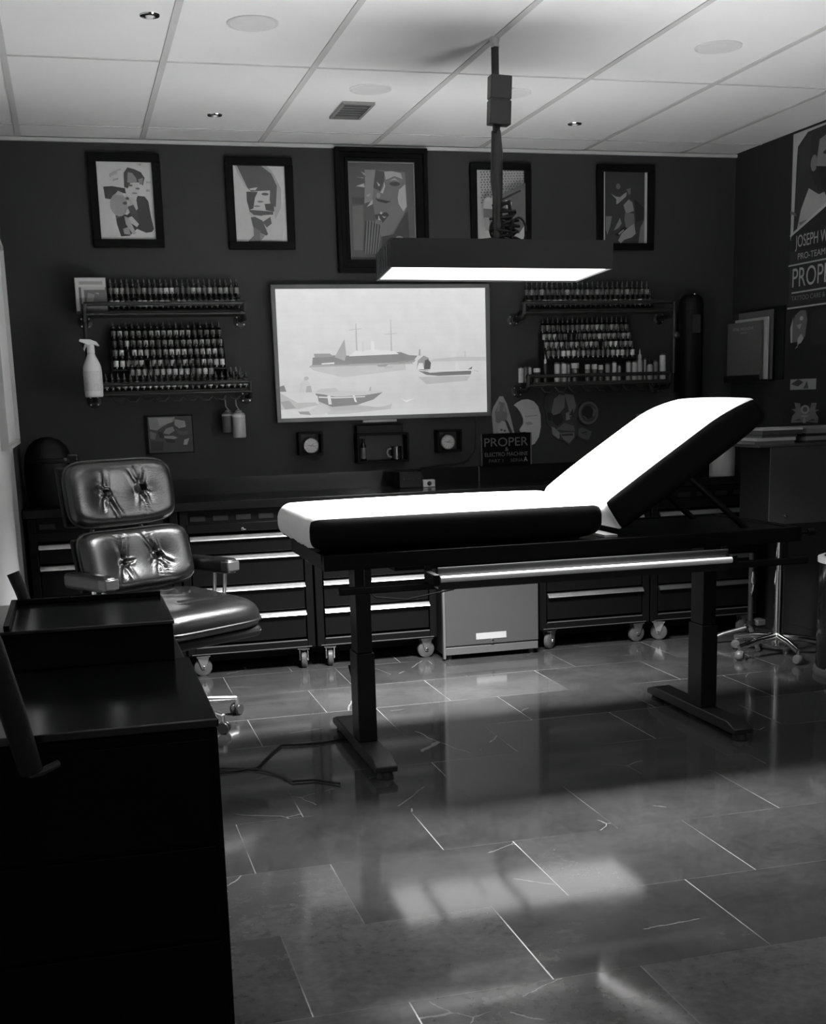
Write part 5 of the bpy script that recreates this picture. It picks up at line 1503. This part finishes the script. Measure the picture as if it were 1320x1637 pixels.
add_pillow('upper_back_cushion', 0.56, 0.285, 0.050, [(bl[0], 0.0), (br_[0], 0.01)], upf, plane(Vector((-0.01, 0.325, 1.005)), R(8)), t, n=4.8, curve=0.03)
MS = Matrix.Translation((0.0, -0.02, 0.482)) @ Matrix.Rotation(R(4), 4, 'X')
seatf = [(-0.1, 0.05, -0.22, 0.2, 0.02, 0.010), (0.08, 0.06, 0.2, 0.19, 0.02, 0.010), (0.0, 0.09, 0.1, 0.03, 0.03, 0.012), (-0.05, -0.1, 0.2, -0.14, 0.016, 0.006)]
add_pillow('seat_cushion', 0.585, 0.55, 0.085, [], seatf, MS, t, n=6.0)
MB().box(-0.27, 0.27, -0.255, 0.235, -0.085, -0.032, M=MS).build('seat_pan', mat('chair_shell', 0.007, 0.45, spec=0.25), t, bevel=0.03, seg=4)
# backs shells
for (c_, w_, h_, tl) in ((Vector((0.0, 0.262, 0.715)), 0.54, 0.235, R(12)), (Vector((-0.01, 0.332, 1.005)), 0.525, 0.255, R(8))):
    Mp = plane(c_, tl)
    MB().box(-w_ / 2, w_ / 2, -h_ / 2, h_ / 2, -0.05, -0.028, M=Mp).build('back_shell', mat('chair_shell', 0.02, 0.35), t, bevel=0.01, seg=3)
v = MB()
for s in (-1, 1):
    v.tube([(s * 0.14, 0.25, 0.43), (s * 0.14, 0.315, 0.60), (s * 0.13, 0.36, 0.85), (s * 0.12, 0.39, 1.02)], 0.011, 10)
v.build('back_brace', mat('dark_aluminium', 0.12, 0.35, metal=0.9), t)
for s in (-1, 1):
    xo = s * 0.325
    v = MB()
    pts = [(-0.19, 0.0), (-0.15, 0.028), (0.14, 0.028), (0.20, 0.012), (0.20, -0.012), (0.14, -0.028), (-0.15, -0.028), (-0.19, -0.02)]
    v.box(xo - 0.034, xo + 0.034, -0.03, 0.27, 0.628, 0.698)
    arm = v.build('arm_pad', LEATHER, t, bevel=0.02, seg=4)
    MB().box(xo - 0.0345, xo + 0.0345, -0.034, 0.02, 0.640, 0.686).build('arm_tip', mat('arm_end', 0.06, 0.25, spec=0.8), arm, bevel=0.006)
    v = MB()
    for yy in (0.03, 0.10):
        v.tube([(xo, yy, 0.635), (xo - s * 0.004, yy + 0.005, 0.55), (xo - s * 0.03, yy + 0.02, 0.43)], 0.009, 10)
    v.tube([(xo - s * 0.03, -0.06, 0.43), (xo - s * 0.10, -0.02, 0.405), (xo - s * 0.2, 0.0, 0.40)], 0.010, 8)
    v.build('arm_support', ALU, arm)
MB().tube([(0, 0, 0.09), (0, 0, 0.40)], [0.028, 0.024], 18).build('pedestal', BLACKM, t)
MB().lathe([(0.0, 0.36), (0.05, 0.365), (0.12, 0.39), (0.12, 0.40), (0.0, 0.40)], n=20).build('tilt_plate', BLACKM, t)
base0 = math.atan2(0.09, 0.26) - RZ
for k in range(5):
    a = base0 + k * 2 * PI / 5
    d = Vector((math.cos(a), math.sin(a), 0))
    lg = MB().tube([Vector((0, 0, 0.10)), d * 0.10 + Vector((0, 0, 0.10)), d * 0.27 + Vector((0, 0, 0.077))], [0.02, 0.016, 0.011], 10).build('base_leg', ALU, t)
    p = d * 0.272
    v = MB()
    for s in (-1, 1):
        v.lathe([(0.0, -0.008), (0.023, -0.008), (0.026, -0.004), (0.026, 0.004), (0.023, 0.008), (0.0, 0.008)], o=p + Matrix.Rotation(a + 0.5, 3, 'Z') @ Vector((0, s * 0.014, 0.0265)), n=18, M=Matrix.Rotation(a + 0.5, 3, 'Z') @ Matrix.Rotation(PI / 2, 3, 'X'))
    v.build('caster_wheel', mat('chair_caster', 0.06, 0.3, metal=0.5), lg)
    MB().tube([p + Vector((0, 0, 0.03)), p + Vector((0, 0, 0.08))], 0.009, 8).build('caster_stem', STEEL, lg)

# ------------------------------------------------------------------ foreground cabinet
t = thing('rolling_workbench', 'large black two tier cabinet in the left foreground', 'cabinet', (0.15, -4.0, 0))
FO = Vector((0.15, -4.0, 0))
PB = mat('deep_black_cabinet', 0.004, 0.4, spec=0.06)
MB(FO).box(-0.12, 0.378, -4.28, -3.20, 0.02, 0.722).build('carcass', PB, t, bevel=0.004)
MB(FO).box(-0.122, 0.381, -4.285, -3.62, 0.7225, 0.7405).build('lower_top', mat('black_cabinet_top', 0.006, 0.13, spec=0.6), t, bevel=0.003)
MB(FO).box(-0.10, 0.346, -3.64, -3.20, 0.741, 0.832).build('upper_tier', PB, t, bevel=0.003)
MB(FO).box(-0.102, 0.349, -3.645, -3.20, 0.8325, 0.842).build('upper_top', mat('black_cabinet_top', 0.006, 0.13, spec=0.6), t, bevel=0.002)
v = MB(FO)
v.box(-0.045, 0.345, -3.215, -3.20, 0.842, 0.856)
v.box(-0.06, -0.045, -3.64, -3.20, 0.842, 0.856)
v.build('back_lip', PB, t, bevel=0.002)
for z0, z1 in ((0.06, 0.26), (0.27, 0.47), (0.48, 0.70)):
    d = MB(FO).box(-0.10, 0.36, -4.288, -4.2805, z0, z1).build('drawer_front', PB, t, bevel=0.002)
GRIP = mat('padded_grip', 0.018, 0.6, spec=0.2, bump=0.3, bscale=60)
v = MB(FO)
v.tube([(-0.062, -4.39, 1.02), (-0.038, -4.385, 0.945), (-0.01, -4.375, 0.81), (0.012, -4.36, 0.69)], [0.022, 0.024, 0.025, 0.023], 14)
hd = v.build('pull_handle', GRIP, t)
MB(FO).tube([(0.012, -4.36, 0.684), (0.030, -4.32, 0.676), (0.06, -4.288, 0.680)], 0.008, 8).build('handle_bracket', mat('dark_bracket', 0.05, 0.35), hd)
MB(FO).tube([(0.008, -4.36, 0.71), (0.012, -4.288, 0.71)], 0.006, 8).build('handle_pin', BLACKM, hd)
v = MB(FO)
v.tube([(-0.050, -3.17, 0.927), (-0.034, -3.175, 0.88), (-0.012, -3.18, 0.80), (-0.005, -3.185, 0.75)], [0.018, 0.0175, 0.017, 0.016], 14)
v.build('rear_handle', GRIP, t)

# ------------------------------------------------------------------ cables on the floor
MB().tube([(1.118, -2.10, 0.35), (1.17, -2.03, 0.15), (1.205, -1.95, 0.03), (1.17, -1.93, 0.006), (1.10, -1.93, 0.006), (1.02, -1.955, 0.006), (0.94, -1.95, 0.006), (0.86, -1.93, 0.006), (0.80, -2.04, 0.006), (0.72, -2.21, 0.006), (0.60, -2.23, 0.006), (0.40, -2.22, 0.006)], 0.0045, 8).build('floor_cable', CABLE)
tag(bpy.data.objects['floor_cable'], 'thin black cable on the floor leading from the bed column left', 'cable')
c2 = MB().tube([(0.98, -2.52, 0.006), (0.90, -2.44, 0.006), (0.82, -2.43, 0.006), (0.78, -2.32, 0.006), (0.72, -2.235, 0.0068), (0.60, -2.17, 0.006), (0.42, -2.12, 0.006)], 0.0042, 8).build('floor_cable', CABLE)
tag(c2, 'second thin black cable on the floor nearer the camera, branching left', 'cable')
MB(BO).tube([(1.185, -2.11, 0.66), (1.25, -2.02, 0.60), (1.40, -1.95, 0.57), (1.60, -1.95, 0.60), (1.70, -2.0, 0.725)], 0.004, 8).build('hanging_cable', CABLE, bed)

# ------------------------------------------------------------------ world, lights, camera
sc_ = bpy.context.scene
w = bpy.data.worlds.new('room_ambient')
w.use_nodes = True
w.node_tree.nodes['Background'].inputs['Color'].default_value = (1, 1, 1, 1)
w.node_tree.nodes['Background'].inputs['Strength'].default_value = 0.22
sc_.world = w

ul = bpy.data.lights.new('unseen_ceiling_fill', 'AREA')  # unseen fill light, added only to brighten the ceiling
ul.shape = 'DISK'
ul.size = 0.9
ul.energy = 34
ul.spread = R(115)
uo = bpy.data.objects.new('unseen_ceiling_fill', ul)
COL.objects.link(uo)
uo.location = (2.7, -5.3, 0.25)
uo.rotation_euler = (R(180 - 20), 0, 0)

cam = bpy.data.cameras.new('camera')
cam.sensor_fit = 'AUTO'
cam.sensor_width = 36.0
cam.lens = 1971.15 / 1637.0 * 36.0
cam.shift_x = 0.0
cam.shift_y = (1032.92 - 818.5) / 1637.0
cam.clip_start = 0.05
co = bpy.data.objects.new('camera', cam)
COL.objects.link(co)
yaw, pit, rol = 0.26126904, -0.19704094, 0.02904844
fwd = Vector((math.sin(yaw) * math.cos(pit), math.cos(yaw) * math.cos(pit), math.sin(pit)))
rgt = Vector((math.cos(yaw), -math.sin(yaw), 0))
dwn = -(rgt.cross(fwd))
r2 = rgt * math.cos(rol) + dwn * math.sin(rol)
d2 = -rgt * math.sin(rol) + dwn * math.cos(rol)
Mc = Matrix((r2, -d2, -fwd)).transposed().to_4x4()
Mc.translation = Vector((0.13762, -6.7466, 1.36664))
co.matrix_world = Mc
sc_.camera = co
vs_ = sc_.view_settings
vs_.view_transform = 'Standard'
vs_.look = 'None'
vs_.gamma = 1.0
vs_.use_curve_mapping = False
vs_.exposure = 0.0
